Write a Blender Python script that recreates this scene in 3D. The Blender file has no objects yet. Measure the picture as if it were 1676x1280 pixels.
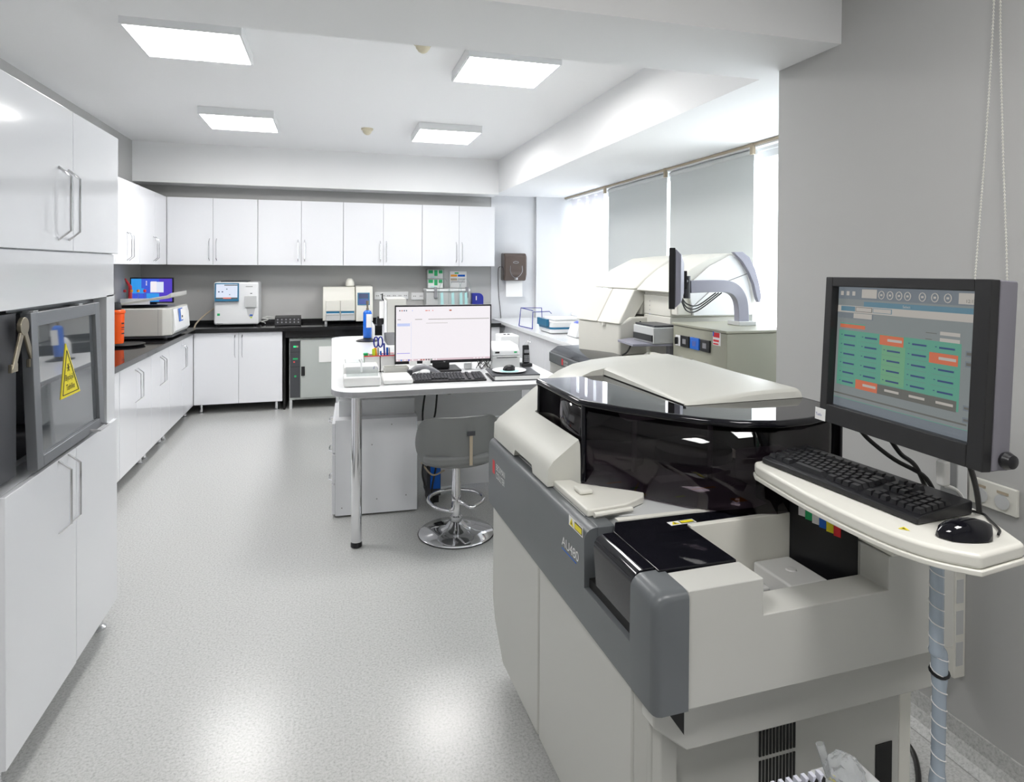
import bpy, bmesh, math, random
from math import radians as R, sin, cos, pi
from mathutils import Vector, Matrix
random.seed(7)
S = bpy.context.scene
C = S.collection

# ------------------------------------------------------------------ camera
F, YAW, PIT, ROL, CYP = 1038.4, .2771, .0105, .0052, 447.0
fw = Vector((sin(YAW)*cos(PIT), cos(YAW)*cos(PIT), -sin(PIT)))
rt = Vector((cos(YAW), -sin(YAW), 0)); up = rt.cross(fw)
r2 = cos(ROL)*rt + sin(ROL)*up; u2 = -sin(ROL)*rt + cos(ROL)*up
cam = bpy.data.cameras.new('camera'); co = bpy.data.objects.new('camera', cam); C.objects.link(co)
m = Matrix((r2, u2, -fw)).transposed().to_4x4(); m.translation = (0, 0, 1.55); co.matrix_world = m
cam.sensor_width = 36; cam.sensor_fit = 'HORIZONTAL'; cam.lens = 36*F/1676
cam.shift_x = 0; cam.shift_y = -(640-CYP)/1676
cam.clip_start = .02
S.camera = co
# ------------------------------------------------------------------ world and exposure
w = bpy.data.worlds.new('daylight'); S.world = w; w.use_nodes = True
w.node_tree.nodes['Background'].inputs[0].default_value = (.93, .96, 1, 1)
w.node_tree.nodes['Background'].inputs[1].default_value = 6
S.view_settings.view_transform = 'Standard'; S.view_settings.look = 'None'
S.view_settings.gamma = 1; S.view_settings.use_curve_mapping = False
S.view_settings.exposure = 0.0
LAMP = 29

# ------------------------------------------------------------------ materials
def mat(name, col, rough=.5, metal=0, spec=.5, emit=None, es=1, coat=0, trans=0, ior=1.45, bump=0, bscale=200, var=0):
    m = bpy.data.materials.new(name); m.use_nodes = True
    nt = m.node_tree; b = nt.nodes['Principled BSDF']
    b.inputs['Base Color'].default_value = (*col, 1); b.inputs['Roughness'].default_value = rough
    b.inputs['Metallic'].default_value = metal; b.inputs['Specular IOR Level'].default_value = spec
    b.inputs['IOR'].default_value = ior; b.inputs['Coat Weight'].default_value = coat
    b.inputs['Transmission Weight'].default_value = trans
    if emit:
        b.inputs['Emission Color'].default_value = (*emit, 1); b.inputs['Emission Strength'].default_value = es
    if bump or var:
        tc = nt.nodes.new('ShaderNodeTexCoord'); n = nt.nodes.new('ShaderNodeTexNoise')
        n.inputs['Scale'].default_value = bscale; n.inputs['Detail'].default_value = 3
        nt.links.new(tc.outputs['Object'], n.inputs['Vector'])
        if bump:
            bp = nt.nodes.new('ShaderNodeBump'); bp.inputs['Strength'].default_value = bump; bp.inputs['Distance'].default_value = .002
            nt.links.new(n.outputs['Fac'], bp.inputs['Height']); nt.links.new(bp.outputs['Normal'], b.inputs['Normal'])
        if var:
            mx = nt.nodes.new('ShaderNodeMixRGB'); mx.inputs[1].default_value = (*[c*(1-var) for c in col], 1)
            mx.inputs[2].default_value = (*[min(1, c*(1+var)) for c in col], 1)
            nt.links.new(n.outputs['Fac'], mx.inputs[0]); nt.links.new(mx.outputs[0], b.inputs['Base Color'])
    return m
def smoky(name, tint, gloss=.5, rough=.02):
    m = bpy.data.materials.new(name); m.use_nodes = True; nt = m.node_tree; nt.nodes.clear()
    o = nt.nodes.new('ShaderNodeOutputMaterial'); t = nt.nodes.new('ShaderNodeBsdfTransparent'); g = nt.nodes.new('ShaderNodeBsdfGlossy')
    lw = nt.nodes.new('ShaderNodeLayerWeight'); lw.inputs[0].default_value = .5
    pw = nt.nodes.new('ShaderNodeMath'); pw.operation = 'POWER'; pw.inputs[1].default_value = 5
    fr = nt.nodes.new('ShaderNodeMath'); fr.operation = 'MULTIPLY_ADD'; fr.inputs[1].default_value = .95; fr.inputs[2].default_value = .05
    nt.links.new(lw.outputs['Facing'], pw.inputs[0]); nt.links.new(pw.outputs[0], fr.inputs[0]); mx = nt.nodes.new('ShaderNodeMixShader')
    t.inputs[0].default_value = (*tint, 1); g.inputs[0].default_value = (gloss, gloss, gloss, 1); g.inputs['Roughness'].default_value = rough
    nt.links.new(fr.outputs[0], mx.inputs[0]); nt.links.new(t.outputs[0], mx.inputs[1]); nt.links.new(g.outputs[0], mx.inputs[2])
    nt.links.new(mx.outputs[0], o.inputs[0]); return m
def floor_mat():
    m = bpy.data.materials.new('speckled_vinyl'); m.use_nodes = True; nt = m.node_tree; b = nt.nodes['Principled BSDF']
    tc = nt.nodes.new('ShaderNodeTexCoord')
    n = nt.nodes.new('ShaderNodeTexNoise'); n.inputs['Scale'].default_value = 115; n.inputs['Detail'].default_value = 4; n.inputs['Roughness'].default_value = .7
    r = nt.nodes.new('ShaderNodeValToRGB'); e = r.color_ramp.elements
    e[0].position = .30; e[0].color = (.33, .33, .32, 1); e[1].position = .47; e[1].color = (.47, .475, .462, 1)
    x = e.new(.62); x.color = (.54, .545, .535, 1)
    n2 = nt.nodes.new('ShaderNodeTexVoronoi'); n2.inputs['Scale'].default_value = 130
    r3 = nt.nodes.new('ShaderNodeValToRGB'); q = r3.color_ramp.elements
    q[0].position = .10; q[0].color = (.55, .55, .53, 1); q[1].position = .22; q[1].color = (1, 1, 1, 1)
    mx = nt.nodes.new('ShaderNodeMixRGB'); mx.blend_type = 'MULTIPLY'; mx.inputs[0].default_value = .40
    for a in (n, n2): nt.links.new(tc.outputs['Object'], a.inputs['Vector'])
    nt.links.new(n.outputs['Fac'], r.inputs[0]); nt.links.new(n2.outputs['Distance'], r3.inputs[0])
    nt.links.new(r.outputs[0], mx.inputs[1]); nt.links.new(r3.outputs[0], mx.inputs[2])
    nt.links.new(mx.outputs[0], b.inputs['Base Color']); b.inputs['Roughness'].default_value = .24; b.inputs['Specular IOR Level'].default_value = .45
    bp = nt.nodes.new('ShaderNodeBump'); bp.inputs['Strength'].default_value = .06; bp.inputs['Distance'].default_value = .001
    nt.links.new(n.outputs['Fac'], bp.inputs['Height']); nt.links.new(bp.outputs['Normal'], b.inputs['Normal'])
    return m
M = dict(
    floor=floor_mat(),
    wall=mat('grey_paint', (.49, .49, .483), .7, bump=.05, bscale=60),
    ceil=mat('white_paint', (.91, .915, .92), .8, bump=.03, bscale=60),
    lacquer=mat('white_lacquer', (.80, .81, .84), .10, coat=.3),
    carcass=mat('white_board', (.70, .71, .73), .4),
    granite=mat('black_granite', (.012, .012, .013), .07, var=.5, bscale=500),
    desk=mat('white_laminate', (.84, .85, .86), .12),
    edge=mat('grey_edge_band', (.42, .42, .44), .25, metal=.4),
    chrome=mat('chrome', (.78, .78, .80), .08, metal=1),
    shellgrey=mat('monitor_shell_grey', (.17, .165, .19), .4),
    bezel=mat('charcoal_bezel', (.018, .018, .019), .4),
    steel=mat('satin_steel', (.50, .50, .52), .3, metal=1),
    alu=mat('aluminium_frame', (.25, .26, .275), .35, metal=.7),
    beige=mat('cream_plastic', (.60, .60, .55), .38, bump=.03, bscale=900),
    cover=mat('warm_grey_panel', (.52, .52, .49), .42, bump=.03, bscale=900),
    cream=mat('ivory_plastic', (.74, .73, .67), .35),
    band=mat('slate_grey_plastic', (.115, .125, .132), .33, bump=.03, bscale=900),
    dgrey=mat('dark_grey', (.06, .062, .07), .4),
    black=mat('black_plastic', (.012, .012, .014), .3),
    gloss=mat('gloss_black', (.006, .006, .009), .04),
    mblack=mat('matt_black', (.01, .01, .01), .7),
    smoke=smoky('smoked_acrylic', (.42, .38, .41), .7),
    smoke2=smoky('smoked_acrylic_thick', (.30, .26, .30), 1.0),
    grey=mat('mid_grey_plastic', (.27, .27, .29), .4),
    lgrey=mat('light_grey_plastic', (.55, .56, .56), .4),
    lilac=mat('lilac_grey_paint', (.30, .30, .36), .35),
    white=mat('white_plastic', (.82, .83, .84), .3),
    milky=mat('milky_plastic', (.80, .80, .79), .25),
    paper=mat('paper', (.85, .85, .84), .8),
    green=mat('pale_green_metal', (.46, .49, .47), .4),
    olive=mat('olive_grey_paint', (.36, .36, .29), .4),
    vinyl=mat('grey_leatherette', (.19, .195, .195), .45, bump=.1, bscale=300),
    orange=mat('orange_plastic', (.85, .10, .01), .2),
    red=mat('red_ink', (.75, .03, .04), .4),
    blue=mat('blue_plastic', (.01, .13, .60), .25),
    navy=mat('navy_plastic', (.02, .03, .30), .3),
    teal=mat('teal_blue_trim', (.02, .16, .30), .3),
    yellow=mat('yellow_ink', (.85, .72, .02), .5),
    ink=mat('black_ink', (.01, .01, .01), .6),
    gry_ink=mat('grey_ink', (.3, .3, .3), .6),
    grn=mat('green_plastic', (.02, .45, .15), .4),
    lime=mat('lime_plastic', (.65, .85, .05), .4),
    orng2=mat('orange_marker', (.9, .35, .02), .4),
    tan=mat('tan_strip', (.45, .38, .28), .5),
    brass=mat('bronze_metal', (.33, .29, .22), .3, metal=.9),
    mirror=mat('tinted_glass_pane', (.09, .10, .11), .03, spec=1.0, coat=1),
    blind=mat('blind_fabric', (.66, .68, .68), .9),
    cable=mat('cable_black', (.012, .012, .012), .45),
    cablew=mat('cable_white', (.7, .7, .68), .45),
    wrap=mat('blue_grey_spiral_wrap', (.40, .47, .55), .25, coat=.4),
    brown=smoky('brown_translucent', (.16, .11, .09), .8, .08),
    brownb=mat('brown_plastic', (.10, .075, .065), .12),
    clear=smoky('clear_plastic', (.93, .95, .95), .9, .05),
    bag=mat('crinkled_film', (.85, .87, .88), .15, trans=.75, ior=1.15),
    mask=mat('pale_cyan_cloth', (.45, .75, .75), .7),
    lamp=mat('lamp_diffuser', (.9, .9, .9), .5, emit=(1, .985, .97), es=LAMP),
    winf=mat('white_window_frame', (.80, .80, .82), .3),
    tubew=mat('lilac_rack_plastic', (.70, .71, .80), .3),
    smokedet=mat('ivory_detector', (.70, .64, .48), .5),
)
def emis(name, col, s=1.0):
    return mat(name, (.01, .01, .01), .25, emit=col, es=s)
SC = dict(white=emis('screen_white', (.90, .86, .90), 1.0), grey=emis('screen_grey', (.17, .19, .19)), lgrey=emis('screen_light', (.36, .34, .31)),
          green=emis('screen_green', (.085, .255, .185)), yg=emis('screen_yellow_green', (.12, .28, .16)), orange=emis('screen_orange', (.46, .12, .06)),
          navy=emis('screen_navy', (.03, .05, .14)), dk=emis('screen_dark', (.10, .10, .09)), mid=emis('screen_mid', (.13, .15, .17)),
          bl=emis('screen_blue', (.085, .17, .22)), blue=emis('screen_bright_blue', (.04, .09, .60), 1.1), cyan=emis('screen_cyan', (.03, .28, .72), 1.1),
          vio=emis('screen_violet', (.07, .04, .45), 1.2), pale=emis('screen_pale', (.72, .78, .92)), red=emis('screen_red', (.75, .25, .20)),
          lblue=emis('screen_pale_blue', (.55, .62, .90)), lcd=emis('lcd_blue', (.05, .09, .32)), gled=emis('led_green', (.02, .6, .2), 1.5), rled=emis('led_red', (.7, .05, .05), 1.5),
          pink=emis('screen_pink', (.70, .55, .60)), vline=emis('screen_violet_line', (.35, .30, .80)))
def cloth(name, col, tr):
    m = bpy.data.materials.new(name); m.use_nodes = True; nt = m.node_tree; nt.nodes.clear()
    o = nt.nodes.new('ShaderNodeOutputMaterial'); a = nt.nodes.new('ShaderNodeBsdfDiffuse'); b = nt.nodes.new('ShaderNodeBsdfTranslucent'); mx = nt.nodes.new('ShaderNodeMixShader')
    a.inputs[0].default_value = (*col, 1); b.inputs[0].default_value = (*col, 1); mx.inputs[0].default_value = tr
    nt.links.new(a.outputs[0], mx.inputs[1]); nt.links.new(b.outputs[0], mx.inputs[2]); nt.links.new(mx.outputs[0], o.inputs[0]); return m
M['blind_cloth'] = cloth('blind_cloth', (.66, .69, .69), .05)
M['sheer'] = cloth('sheer_white', (.88, .87, .90), .45)

# ------------------------------------------------------------------ mesh helpers
def NB(): return bmesh.new()
def box(bm, x0, x1, y0, y1, z0, z1, mi=0, bev=0):
    r = bmesh.ops.create_cube(bm, size=1)
    for v in r['verts']:
        v.co = Vector(((x0+x1)/2+v.co.x*(x1-x0), (y0+y1)/2+v.co.y*(y1-y0), (z0+z1)/2+v.co.z*(z1-z0)))
    fs = set(f for v in r['verts'] for f in v.link_faces)
    for f in fs: f.material_index = mi
    if bev:
        es = list(set(e for v in r['verts'] for e in v.link_edges))
        bmesh.ops.bevel(bm, geom=es, offset=bev, segments=2, affect='EDGES', profile=.6)
    return bm
def prism(bm, pts, lo, hi, axis='z', mi=0):
    def P(a, b, c):
        return {'z': (a, b, c), 'y': (a, c, b), 'x': (c, a, b)}[axis]
    A = [bm.verts.new(P(a, b, lo)) for a, b in pts]; B = [bm.verts.new(P(a, b, hi)) for a, b in pts]
    n = len(pts); fs = [bm.faces.new(A[::-1]), bm.faces.new(B)]
    for i in range(n): fs.append(bm.faces.new((A[i], A[(i+1) % n], B[(i+1) % n], B[i])))
    for f in fs: f.material_index = mi
    bmesh.ops.recalc_face_normals(bm, faces=fs)
    return bm
def loft(bm, rings, closed=True, caps=True, mi=0):
    V = [[bm.verts.new(p) for p in r] for r in rings]; fs = []; n = len(rings[0])
    for a, b in zip(V, V[1:]):
        for i in range(n if closed else n-1): fs.append(bm.faces.new((a[i], a[(i+1) % n], b[(i+1) % n], b[i])))
    if caps and closed: fs += [bm.faces.new(V[0][::-1]), bm.faces.new(V[-1])]
    for f in fs: f.material_index = mi
    bmesh.ops.recalc_face_normals(bm, faces=fs); return bm
def smooth_path(pts, sub=6):
    P = [Vector(p) for p in pts]; out = []
    for i in range(len(P)-1):
        a, b = P[i], P[i+1]; p0 = P[i-1] if i else a*2-b; p3 = P[i+2] if i+2 < len(P) else b*2-a
        for k in range(sub):
            t = k/sub; out.append(.5*((2*a)+(b-p0)*t+(2*p0-5*a+4*b-p3)*t*t+(3*a-p0-3*b+p3)*t**3))
    out.append(P[-1]); return out
def tube(bm, pts, r, seg=8, smooth=0, mi=0, caps=True):
    P = smooth_path(pts, smooth) if smooth else [Vector(p) for p in pts]
    rs = r if isinstance(r, (list, tuple)) else [r]*len(P)
    rings = []; t0 = (P[1]-P[0]).normalized(); a = t0.orthogonal().normalized()
    for i, p in enumerate(P):
        t = (P[min(i+1, len(P)-1)]-P[max(i-1, 0)]).normalized(); a = (a-t*a.dot(t)).normalized(); b = t.cross(a)
        rings.append([p+(a*cos(2*pi*k/seg)+b*sin(2*pi*k/seg))*rs[i] for k in range(seg)])
    return loft(bm, rings, True, caps, mi)
def lathe(bm, c, prof, seg=24, mi=0):
    rings = [[(c[0]+r*cos(2*pi*k/seg), c[1]+r*sin(2*pi*k/seg), c[2]+z) for k in range(seg)] for r, z in prof]
    return loft(bm, rings, True, True, mi)
def cyl(bm, c, r, h, seg=24, mi=0): return lathe(bm, c, [(r, 0), (r, h)], seg, mi)
def quad(bm, pts, mi=0):
    f = bm.faces.new([bm.verts.new(p) for p in pts]); f.material_index = mi; return bm
WM = {}
def obj(name, bm, mt, parent=None, world=False, bev=0, smooth=False, seg=2, label=None):
    me = bpy.data.meshes.new(name); bm.to_mesh(me); bm.free()
    for q in (mt if isinstance(mt, (list, tuple)) else [mt]): me.materials.append(q)
    o = bpy.data.objects.new(name, me); C.objects.link(o)
    if parent:
        o.parent = parent; W = WM.get(parent.name, Matrix())
        if world: me.transform(W.inverted())
        WM[o.name] = W
    if smooth:
        for p in me.polygons: p.use_smooth = True
        try: me.set_sharp_from_angle(angle=R(38))
        except Exception: pass
    if bev:
        b = o.modifiers.new('bevel', 'BEVEL'); b.width = bev; b.segments = seg; b.limit_method = 'ANGLE'; b.angle_limit = R(35)
        for p in me.polygons: p.use_smooth = True
        b.harden_normals = True
    if label: o['label'] = label
    return o
def tag(o, label, cat, group=None, kind=None):
    o['label'] = label; o['category'] = cat
    if group: o['group'] = group
    if kind: o['kind'] = kind
    return o
def thing(name, label, cat, loc=(0, 0, 0), rotz=0, group=None):
    o = bpy.data.objects.new(name, None); C.objects.link(o); o.empty_display_size = .1
    o.location = loc; o.rotation_euler = (0, 0, rotz)
    WM[o.name] = Matrix.Translation(loc) @ Matrix.Rotation(rotz, 4, 'Z')
    return tag(o, label, cat, group)
def struct(name, bm, mt, **k):
    o = obj(name, bm, mt, **k); o['kind'] = 'structure'; return o
def dup(o, loc=None, rotz=None, label=None, parent=None):
    c = o.copy(); C.objects.link(c)
    if parent: c.parent = parent
    if loc is not None: c.location = loc
    if rotz is not None: c.rotation_euler = (0, 0, rotz)
    if label: c['label'] = label
    for ch in list(o.children): dup(ch, parent=c)
    return c
def rects(name, o, xd, yd, items, parent, world=False, lift=.0004):
    """flat printed or lit layers on a real surface: items (x0,y0,x1,y1,material[,layer])"""
    o, xd, yd = Vector(o), Vector(xd), Vector(yd); n = xd.cross(yd).normalized(); bm = NB(); ms = []
    for k, it in enumerate(items):
        x0, y0, x1, y1, mt = it[:5]; L = (it[5] if len(it) > 5 else 1)*lift
        if mt not in ms: ms.append(mt)
        quad(bm, [o+xd*a+yd*b+n*L for a, b in ((x0, y0), (x1, y0), (x1, y1), (x0, y1))], ms.index(mt))
    return obj(name, bm, ms, parent, world)
def text(name, s, size, o, xd, yd, mt, parent, world=False, ax='LEFT', depth=0, sx=1):
    cu = bpy.data.curves.new(name, 'FONT'); cu.body = s; cu.size = size; cu.align_x = ax; cu.extrude = depth
    t = bpy.data.objects.new('tmp', cu); C.objects.link(t)
    me = bpy.data.meshes.new_from_object(t.evaluated_get(bpy.context.evaluated_depsgraph_get()))
    bpy.data.objects.remove(t); bpy.data.curves.remove(cu)
    xd, yd = Vector(xd).normalized(), Vector(yd).normalized(); n = xd.cross(yd)
    mm = Matrix((xd*sx, yd, n)).transposed().to_4x4(); mm.translation = Vector(o)+n*.0008; me.transform(mm)
    bm = NB(); bm.from_mesh(me); bpy.data.meshes.remove(me)
    return obj(name, bm, mt, parent, world)
def hull_round(x0, x1, y0, y1, r, seg=6, corners=(1, 1, 1, 1)):
    pts = []
    for (cx, cy, a0), c in zip(((x1-r, y1-r, 0), (x0+r, y1-r, 90), (x0+r, y0+r, 180), (x1-r, y0+r, 270)), corners):
        if c:
            for k in range(seg+1):
                a = R(a0+90*k/seg); pts.append((cx+r*cos(a), cy+r*sin(a)))
        else:
            pts.append({0: (x1, y1), 90: (x0, y1), 180: (x0, y0), 270: (x1, y0)}[a0])
    return pts

# ------------------------------------------------------------------ room shell
XW, XL, XR, YB, YR = 3.0, -2.0, 1.945, 7.76, -1.6
ZC, ZS = 2.84, 2.44
struct('floor', box(NB(), XL-.1, XW+.1, YR-.1, YB+.1, -.05, 0), M['floor'])
struct('ceiling', box(NB(), XL-.1, XR+.05, YR-.1, YB+.1, ZC, ZC+.1), M['ceil'])
struct('wall_left', box(NB(), XL-.1, XL, YR-.1, YB+.1, 0, ZC), M['wall'])
struct('wall_back', box(NB(), XL, XW, YB, YB+.1, 0, ZC), M['wall'])
struct('wall_rear', box(NB(), XL, XR+.1, YR-.1, YR, 0, ZC), M['wall'])
bm = box(NB(), XR, XR+.14, YR, 2.44, 0, ZC); struct('wall_right', bm, M['wall'])
bm = NB()
prism(bm, [(XR-.06, 0), (XR-.005, 0), (XR-.001, 0), (XR-.001, .10), (XR-.006, .10), (XR-.012, .05), (XR-.03, .018), (XR-.06, .002)][1:], YR, 2.44, 'y')
struct('baseboard_right', bm, M['floor'])
# window wall: sill wall, lintel, frames
bm = NB(); box(bm, XW, XW+.12, 2.44, YB, 0, .93); box(bm, XW, XW+.12, 2.44, YB, 2.40, ZC); box(bm, XW, XW+.12, 2.30, 2.50, 0, ZC)
struct('wall_window', bm, M['ceil'])
struct('wall_recess', box(NB(), XR+.14, XW+.12, 2.30, 2.44, 0, ZC), M['wall'])
struct('trim_1', box(NB(), XL, XR, 2.075, 2.575, ZS, ZC), M['ceil'])                 # cross beam
struct('trim_2', box(NB(), XR, XW+.02, 2.44, YB, ZS, ZC), M['ceil'])                   # dropped ceiling along the windows
bm = NB(); box(bm, XR-.005, XR+.01, 2.575, 7.45, ZS, ZC); 
struct('trim_3', box(NB(), XL, XR, 7.45, YB, 2.42, ZC), M['ceil'])                     # soffit over the wall cupboards
bm.free()
struct('trim_5', box(NB(), 1.93, 2.51, 7.752, YB, 0, ZS), M['carcass'])
struct('trim_4', box(NB(), 2.51, XW, 7.70, YB, 0, ZS), M['carcass'])                      # white pier beside the window
wy = [2.50, 3.62, 5.22, 6.45, 7.70]
for i in range(4):
    a, b = wy[i], wy[i+1]; bm = NB()
    for (p, q, s, t) in ((a, a+.045, .93, 2.40), (b-.045, b, .93, 2.40), (a, b, .93, .98), (a, b, 2.35, 2.40), ((a+b)/2-.025, (a+b)/2+.025, .98, 2.35)):
        box(bm, XW+.03, XW+.09, p, q, s, t)
    wo = struct('window_%d' % (i+1), bm, M['winf'])
    obj('glass', box(NB(), XW+.055, XW+.06, a+.02, b-.02, .96, 2.37), M['clear'], wo)

# ------------------------------------------------------------------ ceiling lamps, detectors
def lamp(x, y, hx, hy, label):
    t = thing('ceiling_light', label, 'ceiling light', (x, y, 2.775), 0, 'square ceiling light panels')
    bm = NB()
    for a in ((-hx, hx, -hy, -hy+.012), (-hx, hx, hy-.012, hy), (-hx, -hx+.012, -hy+.012, hy-.012), (hx-.012, hx, -hy+.012, hy-.012)): box(bm, *a, 0, .064)
    box(bm, -hx+.012, hx-.012, -hy+.012, hy-.012, .03, .064)
    obj('lamp_frame', bm, M['white'], t)
    obj('diffuser', box(NB(), -hx+.012, hx-.012, -hy+.012, hy-.012, .002, .012), M['lamp'], t)
lamp(-.755, 3.93, .29, .27, 'square light panel nearest the tall white cabinets, largest in view')
lamp(1.055, 3.91, .29, .27, 'bright square ceiling light beside the larger smoke detector, right of it')
lamp(-.758, 5.96, .29, .30, 'square ceiling light above the left wall cupboards')
lamp(1.04, 6.00, .29, .30, 'square ceiling light close to the inner corner of the dropped ceiling, far right')
lamp(-.70, .30, .29, .29, 'unseen square fill light panel added on the near side of the cross beam, left')  # out of view, added to brighten the near part of the room
lamp(1.00, .30, .29, .29, 'unseen square fill light panel added on the near side of the cross beam, right')  # second added fill panel, unseen, lifts the near analyser and wall
def detector(x, y, s, label):
    t = thing('smoke_detector', label, 'smoke detector', (x, y, ZC), 0, 'ceiling smoke detectors')
    obj('detector_base', lathe(NB(), (0, 0, 0), [(.055*s, 0), (.055*s, -.012*s), (.045*s, -.02*s)]), M['smokedet'], t, smooth=True)
    obj('sensing_chamber', lathe(NB(), (0, 0, 0), [(.042*s, -.021*s), (.04*s, -.034*s), (.026*s, -.052*s), (.012*s, -.06*s)]), M['smokedet'], t, smooth=True)
detector(.49*1.03, 3.68, 1.0, 'round ivory smoke detector on the ceiling beside the near right light panel')
detector(.32, 6.13, 1.0, 'small far smoke detector between the two distant light panels')

# ------------------------------------------------------------------ cupboards
def handle_bm(zc, L=.235, x=0, out=.036, r=.005):
    h = L/2; return tube(NB(), [(x, 0, zc-h), (x, -out, zc-h+.03), (x, -out, zc+h-.03), (x, 0, zc+h)], r, 8)
def cabinet(name, label, loc, rotz, wd, dp, h, hz, legs=0, nd=2, group=None, leg_top=0, doorgap=.0015, outer=None):
    """front face at local y=0, looking to -y; base at local z=0 (legs reach down to -legs)"""
    t = thing(name, label, 'cabinet', loc, rotz, group)
    obj('carcass', box(NB(), .001, wd-.001, .021, dp, 0, h), M['carcass'], t)
    dw = wd/nd
    for k in range(nd):
        d = obj('door', box(NB(), k*dw+doorgap, (k+1)*dw-doorgap, 0, .019, .002, h-.002), M['lacquer'], t, bev=.0015)
        if nd == 2: hx = dw-.035 if k == 0 else dw+.035
        else: hx = dw-.035
        obj('handle', handle_bm(hz, x=hx), M['chrome'], d, smooth=True)
    if legs:
        for lx in (.06, wd-.06):
            for ly in (.07, dp-.07):
                obj('leg', lathe(NB(), (lx, ly, -legs), [(.026, 0), (.026, .008), (.018, .014), (.018, legs)], 14), M['chrome'], t, smooth=True)
    return t
# tall cabinets on the left (the hatch sits between)
t = thing('tall_cabinet', 'tall glossy white cabinet holding the glass hatch, at the left edge', 'cabinet', (-.89, 2.09, 0), pi/2)
TW, TD = 1.015, .60
bm = NB()
box(bm, .0, TW, .021, TD, .10, .885)
box(bm, .0, TW, .021, TD, 1.42, 2.092)
box(bm, 0, .02, .01, TD, .885, 1.42); box(bm, TW-.10, TW, .012, TD, .885, 1.42); box(bm, .02, TW-.10, TD-.02, TD, .885, 1.42)
obj('carcass', bm, M['carcass'], t)
obj('fascia_panel', box(NB(), 0, TW-.012, .012, .021, 1.415, 1.592), M['lacquer'], t)
for k in range(2):
    x0, x1 = (0, .526) if k == 0 else (.529, TW+.01)
    d = obj('door', box(NB(), x0 if k == 0 else x0, x1, 0-(.0 if k == 0 else .0), .019, 1.596, 2.094), M['lacquer'], t, bev=.002)
    obj('handle', handle_bm(1.757, L=.245, x=.4 if k == 0 else .481), M['chrome'], d, smooth=True)
    x0, x1 = (.03, .548) if k == 0 else (.551, TW-.01)
    d = obj('door', box(NB(), x0, x1, 0, .019, .10 if k == 0 else .104, .885), M['lacquer'], t, bev=.002)
    obj('handle', handle_bm(.758, L=.245, x=.395 if k == 0 else .477), M['chrome'], d, smooth=True)
for lx in (.1, TW-.05):
    for ly in (.06, TD-.07):
        obj('leg', lathe(NB(), (lx, ly, 0), [(.03, 0), (.03, .01), (.018, .018), (.018, .10)], 14), M['chrome'], t, smooth=True)
# hatch in the niche: frame, dark side panel, tilted glass sash, hinge
t = thing('hatch_window', 'grey aluminium framed glass hatch with yellow warning triangle', 'hatch window', (-.89, 2.11, .886), pi/2)
bm = NB(); box(bm, .0, .88, .10, .56, .001, .02); box(bm, .02, .88, .54, .56, .02, .52); box(bm, .0, .015, .02, .54, .02, .52)
obj('hatch_liner', bm, M['grey'], t)
bm = NB(); prism(bm, [(.018, .03), (.15, .03), (.16, .05), (.16, .08), (.018, .08)], .02, .515, 'z'); obj('side_panel', bm, M['dgrey'], t, bev=.002)
obj('jamb', box(NB(), .80, .893, .06, .08, .02, .52), M['alu'], t)
obj('top_rail', box(NB(), .16, .80, .06, .09, .505, .525), M['alu'], t)
y_t, y_b = .004, -.014     # tilts out into the room at its foot
def sp(x, s, d):            # x along, s from foot (0) to head (1), d thickness inward
    return (x, y_b+(y_t-y_b)*s+d, .022+.49*s)
def sbar(bm, x0, x1, s0, s1, th=.03):
    loft(bm, [[sp(x0, s0, 0), sp(x1, s0, 0), sp(x1, s1, 0), sp(x0, s1, 0)], [sp(x0, s0, th), sp(x1, s0, th), sp(x1, s1, th), sp(x0, s1, th)]])
bm = NB(); X0, X1 = .182, .785
sbar(bm, X0, X0+.045, 0, 1); sbar(bm, X1-.05, X1, 0, 1); sbar(bm, X0+.045, X1-.05, 0, .07); sbar(bm, X0+.045, X1-.05, .91, 1)
sash = obj('sash', bm, M['alu'], t, bev=.002)
bm = NB(); loft(bm, [[sp(X0+.045, .07, d), sp(X1-.05, .07, d), sp(X1-.05, .91, d), sp(X0+.045, .91, d)] for d in (.012, .016)])
obj('glass', bm, M['mirror'], sash)
obj('handle', tube(NB(), [sp(X1-.16, .03, 0), sp(X1-.15, .02, -.03), sp(X1-.05, .02, -.03), sp(X1-.04, .03, 0)], .004), M['steel'], sash, smooth=True)
for xx in (.24, .62): obj('clip', box(NB(), xx, xx+.035, .02, .05, .50, .515), M['white'], sash)
# triangle sticker
def tri(a, b, c, d, mt, nm, pr):
    bm = NB(); f = bm.faces.new([bm.verts.new(sp(x, s, d)) for x, s in (a, b, c)]); return obj(nm, bm, mt, pr)
bm = NB(); loft(bm, [[sp(x, s, d) for x, s in ((.402, .36), (.576, .355), (.465, .74))] for d in (.0095, .0118)])
st = obj('warning_sticker', bm, M['yellow'], sash, label='yellow triangular biohazard sticker')
bm = NB()
def seg2(bm, a, b, wd, d=.0088):
    a, b = Vector(a), Vector(b); n = (b-a).orthogonal().normalized()*wd
    quad(bm, [sp(*(a-n), d), sp(*(b-n), d), sp(*(b+n), d), sp(*(a+n), d)])
K = [(.418, .38), (.560, .376), (.467, .69)]
for i in range(3): seg2(bm, K[i], K[(i+1) % 3], .003)
for ang in (90, 210, 330):
    for dd in (-28, 28):
        a = R(ang+dd); seg2(bm, (.475, .565), (.475+.015*cos(a), .565+.032*sin(a)), .0025)
obj('warning_symbol', bm, M['ink'], st)
sx = Vector((1, 0, 0)); sy = (Vector(sp(0, 1, 0))-Vector(sp(0, 0, 0))).normalized()
text('warning_text', 'Biyolojik', .030, sp(.481, .475, .0092), sx, sy, M['ink'], st, ax='CENTER', sx=.72)
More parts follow.
